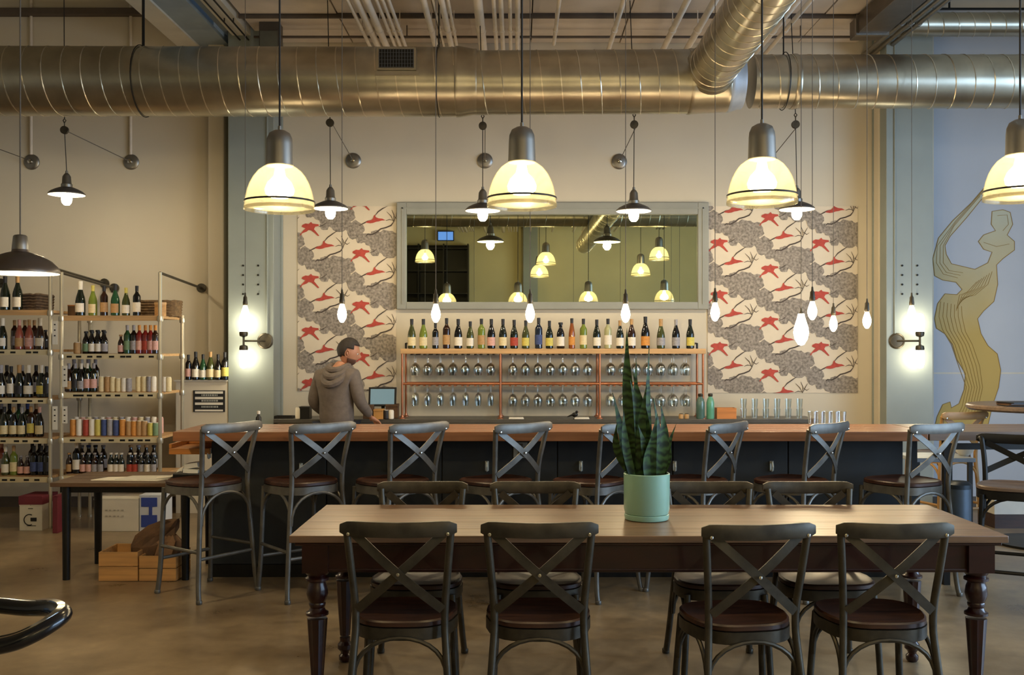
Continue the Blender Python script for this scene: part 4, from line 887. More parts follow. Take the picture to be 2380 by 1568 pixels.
for k in range(5):
    o = inst('tumbler', TUM, None, (X(1888+k*17, 328), Y(328), 1.0005)); tag(o, 'clear tumbler upright on the bar by the seventh stool back, %s from left' % ORD[k], 'tumbler', 'tumblers on the bar'); 
t = thing('bird_figure', 'small dark bird figurine on the back counter under the glass rack', 'figurine', (X(1336, 251.5), Y(251.5), zc_))
MB().sphere((0, 0, .04), .022, sc=(1.3, .8, 1)).sphere((.018, 0, .066), .013).tube([(-.02, 0, .04), (-.07, 0, .022)], [.012, .004], 6).lathe([(.001, 0), (.02, 0), (.006, .008), (.004, .03)], 10).build('bird_body', m_black, t); MB().tube([(.028, 0, .066), (.042, 0, .063)], [.004, .001], 5).build('beak', m_copper, t)
for px in (1583, 1596):
    can((X(px, 251), Y(251), zc_), 'kraft', 'little brown jar under the glass rack, %s of two' % ('left' if px < 1590 else 'right'), 'brown jars under the rack', h=.05, r=.022, lid='black', cat='jar')
for px, lb in ((1200, 'folded pale cloth left under the middle bay'), (1352, 'folded white cloth beside the bird figurine')):
    t = thing('folded_cloth', lb, 'cloth', (X(px, 251), Y(251), zc_)); MB().box(-.07, .07, -.04, .04, 0, .008).build('lower_fold', m_paper, t, bevel=.003); MB().box(-.068, .066, -.038, .038, .008, .016).build('upper_fold', m_white, t, bevel=.003)

# ---------------------------------------------------------------- retail table, boxes, crates at the left
x0, x1 = X(115, 352), -2.06; y0, y1 = 6.68, 7.28
rt = thing('retail_table', 'low dark-topped table on four black legs in front of the wine racks', 'table', ((x0+x1)/2, (y0+y1)/2, 0)); a = (x1-x0)/2; b = (y1-y0)/2
for k in range(4): MB().box(-a, a, -b+k*b/2+.001, -b+(k+1)*b/2-.001, .622, .65).build('top_board', mat('brown_table_top', '5E4630', .4, var=.25, scale=5, stretch=(.5, 8, 8)), rt, smooth=False, bevel=.003)
MB().box(-a+.05, a-.05, -b+.04, -b+.06, .58, .622).box(-a+.05, a-.05, b-.06, b-.04, .58, .622).build('apron', m_black, rt, smooth=False)
for sx in (-a+.09, a-.14):
    for sy in (-b+.045, b-.045): MB().lathe([(.024, 0), (.026, .3), (.03, .62)], 12, (sx, sy, 0)).build('leg', m_black, rt)
pp = thing('paper_sheets', 'loose pale paper sheets spread on the low retail table', 'papers', (X(315, 340), 6.93, .65))
MB().prism([(-.26, -.13), (.20, -.16), (.30, -.02), (.24, .1), (.02, .05), (-.2, .02)], Matrix.Identity(4), .004).build('lower_sheet', m_paper, pp, smooth=False)
MB().prism([(-.1, -.12), (.26, -.12), (.28, .08), (-.05, .06)], Matrix.Translation((0, 0, .0045)), .004).build('upper_sheet', m_white, pp, smooth=False)
MB().sweep([(.16, -.06, .01), (.24, -.04, .012), (.29, 0, .04), (.30, .03, .07)], [(-.05, -.001), (.05, -.001), (.05, .001), (-.05, .001)]).build('curled_corner', m_paper, pp)
pr = thing('receipt_printer', 'black box printer with a stack of white slips on the retail table end', 'printer', (X(440, 345), 6.86, .65))
MB().box(-.1, .1, -.09, .09, 0, .05).build('printer_body', m_black, pr, smooth=False, bevel=.006); MB().box(-.04, .06, -.07, .05, .05, .075, Matrix.Rotation(.08, 4, 'Y')).build('slip_stack', m_paper, pr, smooth=False)
MB().box(-.02, .07, -.05, .07, .078, .11, Matrix.Rotation(-.15, 4, 'Y')).build('clip_board', m_white, pr, smooth=False)
def crate(px0, px1, py0, s, label, z=0, dep=.3):
    w = (px1-px0)/2/s; h = Z(py0, s)-z; t = thing('wooden_crate', label, 'crate', (X((px0+px1)/2, s), Y(s)+dep/2, z))
    n = 2
    for k in range(n):
        za, zb = h*k/n+.002, h*(k+1)/n-.002
        for yy in (-dep/2, dep/2-.012): MB().box(-w, w, yy, yy+.012, za, zb).build('side_slat', m_crate, t, smooth=False, bevel=.002)
        for xx in (-w, w-.012): MB().box(xx, xx+.012, -dep/2+.012, dep/2-.012, za, zb).build('end_slat', m_crate, t, smooth=False, bevel=.002)
    MB().box(-w+.012, w-.012, -dep/2+.012, dep/2-.012, 0.002, .012).build('bottom_board', m_crate, t, smooth=False); return t
crate(229, 320, 1282, 352, 'left pine wine crate on the floor under the retail table')
crate(323, 409, 1291, 352, 'right, slightly lower pine wine crate under the retail table')
def crumple(label, loc, pts, seed, m):
    rnd = random.Random(seed); t = thing('kraft_paper_bag', label, 'bag', loc)
    mb = MB(); N = 14; vs = []
    for i, (c, rx_, ry_) in enumerate(pts):
        for j in range(N):
            a = 2*PI*j/N; k = 1+rnd.uniform(-.22, .22)
            vs.append((c[0]+rx_*k*math.cos(a), c[1]+ry_*k*math.sin(a), c[2]+rnd.uniform(-.012, .012)))
    fs = [(i*N+j, i*N+(j+1) % N, (i+1)*N+(j+1) % N, (i+1)*N+j) for i in range(len(pts)-1) for j in range(N)]+[tuple(range(N-1, -1, -1)), tuple((len(pts)-1)*N+j for j in range(N))]
    mb.add(vs, fs).build('crumpled_paper', m, t, smooth=False); return t
crumple('crumpled brown paper bag sticking up from the pine crates', (X(330, 350), 6.85, .035), [((0, 0, 0), .1, .07), ((-.02, 0, .1), .10, .08), ((.0, 0, .18), .13, .08), ((.04, 0, .24), .13, .07), ((.10, 0, .30), .10, .06), ((.15, 0, .345), .05, .04)], 3, m_kraft)
crumple('lighter brown paper bag in the right pine crate', (X(372, 350), 6.82, .035), [((0, 0, 0), .08, .08), ((.0, 0, .12), .09, .08), ((.02, 0, .2), .09, .06), ((.04, 0, .24), .03, .03)], 5, mat('light_kraft', '7E5E40', .8, var=.3, scale=12))
def carton2(px0, px1, py0, py1, s, m, label, dep=.28, z=None):
    t = thing('carton', label, 'box', (X((px0+px1)/2, s), Y(s)+dep/2, 0)); w = (px1-px0)/2/s; h = Z(py0, s)
    MB().box(-w, w, -dep/2, dep/2, .0, h-.012).build('carton_body', m, t, smooth=False, bevel=.003)
    MB().box(-w-.001, -.002, -dep/2-.001, dep/2+.001, h-.012, h).build('flap', m, t, smooth=False); MB().box(.002, w+.001, -dep/2-.001, dep/2+.001, h-.012, h).build('flap', m, t, smooth=False)
    return t, w, h, dep
t, w, h, dp = carton2(218, 322, 1158, 1232, 277, m_white, 'wide plain white carton with faint lettering behind the retail table')
q = MB()
for r_ in range(2):
    for k in range(5): q.box(-.09+k*.034, -.09+k*.034+(.012 if k % 2 else .018), -dp/2-.0045, -dp/2-.0025, h*.62-r_*.05, h*.62-r_*.05+.012)
q.build('faint_lettering', mat('faint_grey', 'A9A294', .7), t, smooth=False)
t, w, h, dp = carton2(324, 374, 1150, 1232, 277, mat('white_carton', 'CDD2DC', .7, var=.03), 'narrow white carton with big blue blocks beside the plain white one')
MB().box(-w*.82, w*.66, -dp/2-.005, -dp/2-.0025, h*.68, h*.93).box(-w*.82, w*.66, -dp/2-.005, -dp/2-.0025, h*.12, h*.45).box(-w*.1, w*.2, -dp/2-.005, -dp/2-.0025, h*.45, h*.68).build('blue_print', m_blue, t, smooth=False)
t, w, h, dp = carton2(45, 98, 1172, 1230, 276, m_white, 'pale carton with a maroon top band and a black emblem under the cut-off rack')
MB().box(-w-.004, w+.004, -dp/2-.006, dp/2+.004, h, h+.07, Matrix.Rotation(0, 4, 'X')).build('maroon_lid', m_maroon, t, smooth=False)
q = MB()
arc = [(.045*math.cos(a)-.01, -dp/2-.004, h*.42+.045*math.sin(a)) for a in [PI*.35+PI*1.3*i/14 for i in range(15)]]
q.tube(arc, .004, 5).box(.0, .05, -dp/2-.005, -dp/2-.0028, h*.36, h*.5).box(-.03, .045, -dp/2-.005, -dp/2-.0028, h*.18, h*.20).box(-.02, .02, -dp/2-.005, -dp/2-.0028, h*.84, h*.86).build('black_emblem', m_ink, t, smooth=False)
tag(carton2(122, 134, 1152, 1230, 280, m_maroon, 'narrow dark red carton between the two racks', .25)[0])
# ---------------------------------------------------------------- cross-back chairs and stools
def rail_pts(w, z, y, bow, n=12):
    return [(-w/2+w*i/n, y-bow*(1-((2*i/n-1)**2)), z) for i in range(n+1)]
def cross_back(name, label, cat, seat_h, total, metal, wood, stool=False, group=None, loc=(0, 0, 0)):
    """local +Y is the way the sitter faces"""
    t = thing(name, label, cat, loc, 0, group)
    H = seat_h
    # seat: rounded bentwood pan
    def seat_out(k, n=28):
        P = []
        for i in range(n):
            a = 2*PI*i/n; c, s_ = math.cos(a), math.sin(a)
            e = 0.62
            x = math.copysign(abs(c)**e, c); y = math.copysign(abs(s_)**e, s_)
            wd_ = (.215 if y > 0 else .215-.035*abs(y))
            P.append((x*wd_*k, y*.205*k))
        return P
    mb = MB(); P1 = seat_out(.96); P2 = seat_out(1.0); P3 = seat_out(.9); N = len(P1)
    vs = [(x, y, H-.028) for x, y in P1]+[(x, y, H-.022) for x, y in P2]+[(x, y, H-.006) for x, y in P2]+[(x, y, H) for x, y in P1]+[(x, y, H-.006) for x, y in P3]+[(0, 0, H-.010)]
    fs = [tuple(range(N-1, -1, -1))]
    for L in range(4): fs += [(L*N+j, L*N+(j+1) % N, (L+1)*N+(j+1) % N, (L+1)*N+j) for j in range(N)]
    fs += [(4*N+j, 4*N+(j+1) % N, 5*N) for j in range(N)]
    mb.add(vs, fs).build('seat', wood, t)
    P = seat_out(.97); mb = MB()
    mb.sweep([(x, y, H-.052) for x, y in P], [(-.009, -.024), (.009, -.024), (.009, .024), (-.009, .024)], None, True, (0, 0, 1)).build('seat_frame', metal, t)
    zt = total
    for sx in (-1, 1):
        # rear leg and back post in one bent tube
        if stool: R = [(.225*sx, -.235, 0), (.215*sx, -.215, .12), (.188*sx, -.195, H-.20), (.175*sx, -.19, H-.04), (.178*sx, -.20, H+.1), (.195*sx, -.225, H+.24), (.208*sx, -.245, zt-.035)]
        else: R = [(.212*sx, -.275, 0), (.200*sx, -.245, .13), (.184*sx, -.21, H-.12), (.178*sx, -.195, H-.02), (.180*sx, -.20, H+.08), (.192*sx, -.225, H+.22), (.206*sx, -.25, zt-.035)]
        MB().tube(smooth_pts(R, 5), .0155, 10).lathe([(.017, 0), (.019, .004), (.019, .02), (.016, .024)], 12, R[0]).build('leg', metal, t)
        fz = .24 if not stool else .3
        Fp = [(.20*sx, .215 if stool else .205, 0), (.19*sx, .195, .2), (.178*sx, .175, H-.05)]
        MB().tube(smooth_pts(Fp, 4), .0155, 10).lathe([(.017, 0), (.019, .004), (.019, .02), (.016, .024)], 12, Fp[0]).build('leg', metal, t)
    # top rail: bowed plate with rounded ends
    mb = MB(); pts = []; sc = []
    n = 16; W_ = .458
    for i in range(n+1):
        u = 2*i/n-1; pts.append((u*W_/2, -.262-.028*(1-u*u), zt-.03-.004*(1-abs(u)))); sc.append(1-.45*max(0, abs(u)-.86)/.14)
    sec = [(-.009, -.030), (.009, -.030), (.0125, -.02), (.0125, .02), (.008, .030), (-.008, .030), (-.0125, .02), (-.0125, -.02)]
    mb.sweep(pts, sec, sc, False, (0, 0, 1)).build('top_rail', metal, t)
    # crossed straps
    for k, sx in enumerate((-1, 1)):
        pts = []
        for i in range(11):
            u = i/10; x = sx*(.175-.345*u); z = zt-.055+(H+.05-(zt-.055))*u
            pts.append((x, -.245-.035*math.sin(PI*u)+(.006 if k else -.006)*math.sin(PI*u)+.035*u, z))
        MB().sweep(pts, [(-.003, -.017), (.003, -.017), (.003, .017), (-.003, .017)], None, False, (0, -1, 0.001) if False else None).build('cross_strap', metal, t) if False else MB().sweep(pts, [(-.018, -.003), (.018, -.003), (.018, .003), (-.018, .003)], None, False, (0, 1, 0)).build('cross_strap', metal, t)
    rv = MB(); R_ = Matrix.Rotation(PI/2, 3, 'X')
    for x, y, z in ((0, -.268, (zt-.055+H+.05)/2), (-.195, -.268, zt-.05), (.195, -.268, zt-.05)):
        rv.lathe([(.008, 0), (.007, .005), (.001, .007)], 10, (x, y-.012, z), R_)
    rv.build('rivet', m_chair_chrome, t)
    # arched braces under the seat
    zb = H-.06; hb = .17 if not stool else .19
    def arch(p0, p1, nm='arch_brace'):
        p0 = Vector(p0); p1 = Vector(p1); P = []
        for i in range(15):
            a = PI*i/14; u = (1-math.cos(a))/2; P.append((p0.lerp(p1, u).x, p0.lerp(p1, u).y, zb-.005-hb+hb*math.sin(a)**.8))
        MB().tube(P, .0095, 8).build(nm, metal, t)
    arch((-.185, -.205, 0), (.185, -.205, 0)); arch((-.185, .185, 0), (.185, .185, 0)); arch((-.187, -.2, 0), (-.187, .18, 0)); arch((.187, -.2, 0), (.187, .18, 0))
    if stool:
        MB().tube([(-.205, -.205, .26), (.205, -.205, .26)], .011, 8).build('foot_rail', metal, t); MB().tube([(-.193, .197, .22), (.193, .197, .22)], .011, 8).build('foot_rail', metal, t)
        for sx in (-1, 1): MB().tube([(.2*sx, -.2, .30), (.19*sx, .19, .30)], .011, 8).build('foot_rail', metal, t)
    return t
def smooth_pts(P, k):
    P = [Vector(p) for p in P]; out = []
    for i in range(len(P)-1):
        a = P[max(i-1, 0)]; b = P[i]; c = P[i+1]; d = P[min(i+2, len(P)-1)]
        for j in range(k):
            u = j/k; out.append(.5*((2*b)+(c-a)*u+(2*a-5*b+4*c-d)*u*u+(3*b-a-3*c+d)*u**3))
    out.append(P[-1]); return [tuple(p) for p in out]

stool0 = cross_back('bar_stool', 'x', 'bar stool', .715, 1.085, m_stoolm, m_oldwood, True, 'cross-back bar stools along the bar')
def place_stool(pl, pr_, s, label, first=[True], rz=None, wr_=.458):
    xl, yl = X(pl, s), Y(s)
    if rz is None:
        k = (pr_-CX)/F; c0 = k*yl-xl      # (c0+k d)^2 + d^2 = w^2
        A = 1+k*k; B = 2*c0*k; C = c0*c0-wr_*wr_; disc = max(B*B-4*A*C, 0); d = (-B+math.sqrt(disc))/(2*A)
        xr, yr = k*(yl+d), yl+d
        rz = math.atan2(yr-yl, xr-xl)
    else:
        xr, yr = xl+wr_*math.cos(rz), yl+wr_*math.sin(rz)
    mx, my = (xl+xr)/2, (yl+yr)/2        # middle of the top rail (local (0,-.262))
    ox, oy = mx-.262*math.sin(rz), my+.262*math.cos(rz)
    if first: first.clear(); stool0.location = (ox, oy, 0); stool0.rotation_euler = (0, 0, rz); stool0['label'] = label; return stool0
    return copy_tree(stool0, (ox, oy, 0), rz, label)
SW = ['leftmost grey cross-back bar stool, beside the retail table', 'second cross-back bar stool from the left, behind the left end of the long table', 'third cross-back bar stool from the left along the bar', 'fourth cross-back bar stool, in front of the outlet plate', 'fifth cross-back bar stool, mostly behind the snake plant',
      'sixth cross-back bar stool, first one right of the snake plant', 'seventh cross-back bar stool, second one right of the snake plant', 'eighth cross-back bar stool, at the right end of the bar']
for (a, b), lb in zip(((468, 608), (672, 826), (905, 1042), (1150, 1282), (1398, 1500), (1648, 1737), (1882, 1972), (2115, 2240)), SW):
    place_stool(a, b, 388, lb)

chair0 = cross_back('dining_chair', 'x', 'chair', .455, .868, m_pewter, m_oldwood, False, 'cross-back dining chairs at the long table')
def place_chair(px, s, rz, label, first=[True]):
    mx, my = X(px, s), Y(s); ox, oy = mx-.262*math.sin(rz), my+.262*math.cos(rz)
    if first: first.clear(); chair0.location = (ox, oy, 0); chair0.rotation_euler = (0, 0, rz); chair0['label'] = label; return
    copy_tree(chair0, (ox, oy, 0), rz, label)
place_chair(926, 592, .0, 'near-side dining chair at the left end of the long table')
place_chair(1254, 594, 0, 'near-side dining chair, second from left, in front of the plant\'s left')
place_chair(1763, 600, .13, 'near-side dining chair, third from left, slightly turned')
place_chair(2079, 596, 0, 'near-side dining chair at the right end of the long table')
place_chair(982, 460, PI, 'far-side dining chair at the left end, tucked under the long table')
place_chair(1244, 460, PI, 'far-side dining chair, second from left, tucked in left of the plant')
place_chair(1646, 460, PI, 'far-side dining chair just right of the mint plant pot')
place_chair(1878, 460, PI, 'far-side dining chair at the right end, tucked under the long table')

# ---------------------------------------------------------------- long farmhouse table
yN, yF = Y(557), Y(465)
tx0, tx1 = X(676, 552), X(2345, 557); ty = (yN+yF)/2; tb = thing('farmhouse_table', 'long worn wooden farmhouse table with a dark red turned-leg base in the foreground', 'table', ((tx0+tx1)/2, ty, 0))
a = (tx1-tx0)/2; b = (yF-yN)/2
for k in range(5):
    MB().box(-a, a, -b+k*2*b/5+.0004, -b+(k+1)*2*b/5-.0004, .73, .76).build('top_board', m_top, tb, bevel=.0015 if 0 < k < 4 else .003)
MB().box(-a+.02, a-.02, -b+.015, b-.015, .715, .73).build('under_moulding', m_mahog, tb, smooth=False, bevel=.005)
for sy in (-b+.05, b-.05): MB().box(-a+.08, a-.08, sy-.012, sy+.012, .60, .715).build('apron', m_mahog, tb, smooth=False)
for sx in (-a+.07, a-.07): MB().box(sx-.012, sx+.012, -b+.06, b-.06, .60, .715).build('apron', m_mahog, tb, smooth=False)
bd2 = MB()
for sy in (-b+.037, b-.037): bd2.tube([(-a+.12, sy, .61), (a-.12, sy, .61)], .006, 6)
bd2.build('apron_bead', m_mahog, tb)
LP = [(.0001, 0), (.022, 0), (.03, .012), (.03, .03), (.02, .04), (.022, .05), (.036, .065), (.036, .085), (.024, .10), (.026, .12), (.0255, .13), (.044, .40), (.048, .415), (.048, .425), (.036, .432), (.03, .445), (.034, .452), (.036, .462), (.033, .468), (.040, .482), (.046, .505), (.042, .535), (.036, .55), (.036, .556), (.05, .562), (.05, .572), (.038, .578), (.048, .59), (.052, .6)]
for sx in (-a+.105, a-.105):
    for sy in (-b+.07, b-.07):
        lg_ = MB(); lg_.box(sx-.054, sx+.054, sy-.054, sy+.054, .6, .716); lg_.lathe(LP[:10], 20, (sx, sy, 0)); lg_.lathe(LP[10:12], 20, (sx, sy, 0), flute=.09); lg_.lathe(LP[12:], 20, (sx, sy, 0)).build('leg', m_mahog, tb)

# ---------------------------------------------------------------- snake plant
s = 508; pl = thing('potted_snake_plant', 'tall snake plant in a mint green pot and saucer on the long table', 'potted plant', (X(1503, s), Y(s), .76))
MB().lathe([(.001, .022), (.085, .022), (.0985, .03), (.104, .05), (.105, .21), (.103, .2125), (.098, .2125), (.096, .205), (.095, .18)], 48).build('pot', m_pot, pl)
MB().lathe([(.001, .0), (.09, .0), (.099, .004), (.1015, .014), (.1015, .026), (.099, .028), (.096, .024), (.001, .022)], 48).build('saucer', m_pot, pl)
MB().lathe([(.0955, .186), (.06, .192), (.001, .195)], 32).build('soil', m_soil, pl)
LV = [((1478, 1100), (1457, 762), 34, 0.0), ((1462, 1100), (1423, 912), 27, -.02), ((1497, 1100), (1481, 832), 24, .03), ((1500, 1100), (1470, 862), 38, -.01), ((1516, 1100), (1511, 810), 25, .02), ((1533, 1100), (1533, 938), 30, -.03), ((1548, 1100), (1573, 985), 17, .01),
      ((1484, 1100), (1452, 930), 30, .05), ((1508, 1100), (1496, 930), 34, .05), ((1524, 1100), (1536, 1000), 26, .05), ((1470, 1100), (1437, 985), 24, .05), ((1492, 1100), (1479, 985), 30, -.05), ((1515, 1100), (1524, 960), 26, -.05), ((1540, 1100), (1560, 1030), 16, .04), ((1502, 1100), (1508, 1010), 24, -.06), ((1482, 1100), (1462, 880), 27, -.03), ((1506, 1100), (1487, 905), 30, .02), ((1521, 1100), (1519, 925), 26, .0), ((1466, 1100), (1446, 950), 24, -.05), ((1529, 1100), (1545, 965), 24, .02), ((1489, 1100), (1500, 890), 26, -.04)]
for i, ((bx0, by0), (tx, ty_), w, dy) in enumerate(LV):
    p0 = Vector(((bx0-1503)/s*.9, dy, .185)); p1 = Vector(((tx-1503)/s, dy*1.3, Z(ty_, s)-.76)); pts = []; sc = []
    cv = (.012 if i % 2 else -.01)
    for k in range(13):
        u = k/12; p = p0.lerp(p1, u); p.x += cv*math.sin(PI*u)*1.5+(-.018 if i in (1, 10) else 0)*math.sin(PI*u); pts.append(p)
        sc.append(max(.02, (.62+.55*math.sin(PI*min(1, u*1.15+.08))**.8)*(1 if u < .62 else max(0, 1-((u-.62)/.38)**1.7))))
    hw = w/2/s*.72; q = 3.0+.25*i
    mb = MB(); pa = []; vs = []; 
    for k, p in enumerate(pts):
        an = (i*.7 % 1.0-.5)*1.0+.5*k/12; ux = Vector((math.cos(an), math.sin(an), 0)); nx = Vector((-math.sin(an), math.cos(an), 0)); h_ = hw*sc[k]
        vs += [p-ux*h_-nx*h_*.25, p-nx*.0015+nx*h_*.12, p+ux*h_-nx*h_*.25, p+nx*.004+nx*h_*.15]
    fs = [(k*4+j, k*4+(j+1) % 4, (k+1)*4+(j+1) % 4, (k+1)*4+j) for k in range(12) for j in range(4)]+[(3, 2, 1, 0), (48, 49, 50, 51)]
    mb.add(vs, fs).build('leaf', m_leaf, pl)

# ---------------------------------------------------------------- black and chrome armchair corner at lower left
ac = thing('lounge_chair', 'black padded chair arm with a bright strip as highlight at the lower left corner', 'chair', (-2.05, 3.2, 0))
def A(px, py, s): 
    p = W(px, py, s); return (p.x+2.05, p.y-3.2, p.z)
arm = smooth_pts([A(-260, 1500, 735), A(-60, 1504, 735), A(20, 1496, 733), A(80, 1472, 728), A(128, 1442, 718), A(143, 1424, 706), A(120, 1413, 695), A(60, 1412, 690), A(-30, 1404, 688), A(-200, 1398, 688)], 5)
MB().sweep(arm, [(.034*math.cos(q), .027*math.sin(q)) for q in [2*PI*i/14 for i in range(14)]], None, False, (0, 0, 1)).build('arm_rest', m_vinyl, ac)
strip = [(p[0], p[1], p[2]+.0275) for p in arm[6:34]]
MB().sweep(strip, [(-.011, -.003), (.011, -.003), (.011, .002), (-.011, .002)], None, False, (0, 0, 1)).build('highlight_strip', m_chair_chrome, ac)  # shine along the top of the vinyl arm, modelled as a bright strip
e0 = arm[0]; e1 = arm[-1]
MB().tube(smooth_pts([(e0[0], e0[1], e0[2]), (e0[0]-.06, e0[1], e0[2]-.06), (e0[0]-.07, e0[1], .3), (e0[0]-.05, e0[1], .02), (e0[0]-.05, e0[1]+.1, .013), (e0[0]-.05, e0[1]+.33, .013)], 5), .0125, 10).tube(smooth_pts([(e1[0], e1[1], e1[2]), (e1[0]-.1, e1[1], e1[2]-.06), (e1[0]-.1, e1[1], .3), (e1[0]-.1, e1[1], .02)], 5), .0125, 10).build('frame', m_chair_chrome, ac)
MB().box(e0[0]-.62, e0[0]-.08, e0[1]-.02, e0[1]+.5, .38, .46).build('seat', m_vinyl, ac, bevel=.02); MB().box(e0[0]-.7, e0[0]-.6, e0[1]-.02, e0[1]+.5, .4, .95).build('backrest', m_vinyl, ac, bevel=.02)

# ---------------------------------------------------------------- right background
m_hi = mat('grey_table_wood', '746152', .4, var=.25, scale=5, stretch=(.5, 8, 8))
ht = thing('high_table', 'weathered high table continuing the bar line to the right edge', 'table', (3.75, 6.86, 0))
for k in range(4): MB().box(-1.08, 1.25, -.33+k*.165+.001, -.33+(k+1)*.165-.001, .942, 1.0).build('top_board', m_hi, ht, smooth=False, bevel=.003)
for sx in (-.95, 1.15):
    for sy in (-.27, .27): MB().box(sx-.02, sx+.02, sy-.02, sy+.02, 0, .942).build('leg', m_black, ht, smooth=False)
MB().box(-.93, 1.13, -.28, -.26, .88, .92).build('stretcher', m_black, ht, smooth=False)
h2 = thing('round_high_table', 'brown high table with a disc foot behind the right end of the bar', 'table', (X(2440, 300), 7.95, 0))
MB().lathe([(.001, 1.05), (.53, 1.05), (.55, 1.065), (.55, 1.085), (.54, 1.095), (.001, 1.095)], 48).build('table_top', m_hi, h2); MB().lathe([(.001, 0), (.36, 0), (.36, .018), (.05, .04), (.04, .08), (.04, 1.02), (.2, 1.05)], 36).build('pedestal', m_black, h2)
mn = thing('menu_stack', 'low stack of dark menus lying on the brown high table', 'menus', (X(2330, 290), 7.75, 1.095))
for k in range(4): MB().box(-.17, .2, -.1, .1, k*.008, k*.008+.007, Matrix.Rotation(.1*k-.1, 4, 'Z')).build('menu', (m_black, m_kraft, m_oldwood, m_black)[k], mn, smooth=False)
copyw = cross_back('wooden_stool', 'pale wooden cross-back stool behind the right end of the bar', 'bar stool', .70, 1.04, mat('honey_wood', 'A07A48', .45, var=.2, scale=6), m_oldwood, True, 'stools at the right background')
copyw.location = (3.44, 8.2, 0); copyw.rotation_euler = (0, 0, .35)
bs = cross_back('black_stool', 'black metal cross-back stool with a grey seat at the right picture edge', 'bar stool', .72, 1.0, m_black, m_hi, True, 'stools at the right background')
bs.location = (X(2345, 380), 6.1, 0); bs.rotation_euler = (0, 0, PI*.85)
l2 = thing('low_side_table', 'grey-topped side table with black legs beyond the eighth stool', 'table', (X(2268, 345)+.0, 7.45, 0))
MB().box(-.24, .2, -.2, .2, .72, .75).build('table_top', mat('pale_grey_top', '9098A0', .4), l2, smooth=False, bevel=.004)
for sx in (-.21, .17):
    for sy in (-.17, .17): MB().box(sx-.015, sx+.015, sy-.015, sy+.015, 0, .72).build('leg', m_black, l2, smooth=False)
bw = thing('white_bowl', 'small white bowl on the grey side table', 'bowl', (X(2252, 320), 7.42, .75)); MB().lathe([(.001, .0), (.03, 0), (.06, .03), (.075, .06), (.072, .06), (.056, .032), (.001, .012)], 24).build('bowl_wall', m_white, bw); MB().lathe([(.025, 0), (.03, 0), (.03, .006)], 16).build('foot_ring', m_white, bw)
bn = thing('grey_bin', 'slim blue-grey cylinder bin standing beyond the eighth stool', 'bin', (X(2247, 335), Y(335)+.12, 0)); MB().lathe([(.001, 0), (.075, 0), (.078, .01), (.078, .56), (.07, .57)], 28).build('bin_body', mat('bluegrey_steel', '5C6A78', .4, .4), bn); MB().lathe([(.081, .55), (.082, .58), (.06, .6), (.001, .605)], 28).build('bin_lid', mat('bin_lid', '39424B', .4, .4), bn)
wbx = thing('white_crate', 'white box standing on a low dark plinth at the right edge', 'box', (4.22, 8.75, 0)); MB().box(-.15, .35, -.14, .2, .12, .27).build('box_body', m_white, wbx, smooth=False, bevel=.004); MB().box(-.15, .35, -.14, .2, .27, .29).build('lid', m_white, wbx, smooth=False, bevel=.004)
pb_ = MB().box(-.14, .34, -.13, .19, .0, .12).build('plinth', m_oldwood, wbx, smooth=False)

# ---------------------------------------------------------------- shelving seen in the mirror
ms = thing('black_bookcase', 'tall black bookcase on the wall behind the viewer, dark in the mirror', 'shelving', (-2.0, -4.75, 0))
MB().box(-.95, .85, -.2, -.18, 0, 4.0).build('back_board', m_black, ms, smooth=False)
for x in (-.95, -.35, .25, .83): MB().box(x, x+.03, -.18, .2, 0, 4.0).build('upright', m_black, ms, smooth=False)
for k in range(8): MB().box(-.92, .83, -.18, .19, .1+k*.54, .13+k*.54).build('shelf', m_black, ms, smooth=False)
tv = thing('wall_screen', 'small lit blue screen high above the bookcase in the mirror', 'screen', (X(1037, 95.6), -4.9, Z(550, 95.6))); MB().box(-.2, .2, 0, .04, -.12, .12).build('screen_case', m_black, tv, smooth=False); MB().box(-.18, .18, .04, .043, -.1, .1).build('screen_face', emis('blue_screen', (.12, .3, .9), 1.6), tv, smooth=False)
st('column_3', MB().box(X(1240, 97)-.25, X(1240, 97)+.1, YF+.02, YF+.3, 0, 4.5), m_col)
# two enamel lamps behind the viewer, in the mirror
# ---------------------------------------------------------------- the barman
def skin(name, verts, edges, radii, m, parent, levels=2, flat=None):
    me = bpy.data.meshes.new(name); me.from_pydata([tuple(v) for v in verts], edges, []); me.materials.append(m)
    o = bpy.data.objects.new(name, me); COL.objects.link(o); o.parent = parent
    o.modifiers.new('skin', 'SKIN')
    sv = me.skin_vertices[0].data
    for i, r in enumerate(radii):
        sv[i].radius = (r, r) if not isinstance(r, tuple) else r
    sv[0].use_root = True
    o.modifiers['skin'].use_smooth_shade = True
    ss = o.modifiers.new('subdivision', 'SUBSURF'); ss.levels = levels; ss.render_levels = levels
    return o
MX = X(783, 260)
man = thing('person', 'man in a grey hoodie seen from behind, head turned right, standing behind the bar', 'person', (MX, Y(260), 0), math.radians(-22))
z_ = dict(pel=.86, wai=1.0, che=1.16, sh=1.30, nk=1.36)
V = [(0, 0, .84), (0, -.005, .98), (0, -.01, 1.12), (.0, .0, 1.25), (.01, .03, 1.36), (.02, .05, 1.42),            # 0-5 spine, neck
     (-.17, .0, 1.285), (-.235, -.03, 1.05), (-.22, .16, .93), (.17, .01, 1.285), (.235, .0, 1.06), (.25, .17, .92),   # 6-8 left arm, 9-11 right arm
     (-.09, 0, .80), (-.11, .01, .45), (-.12, -.02, .09), (.09, 0, .80), (.11, .03, .45), (.13, 0, .09), (-.13, .1, .045), (.15, .12, .045)]
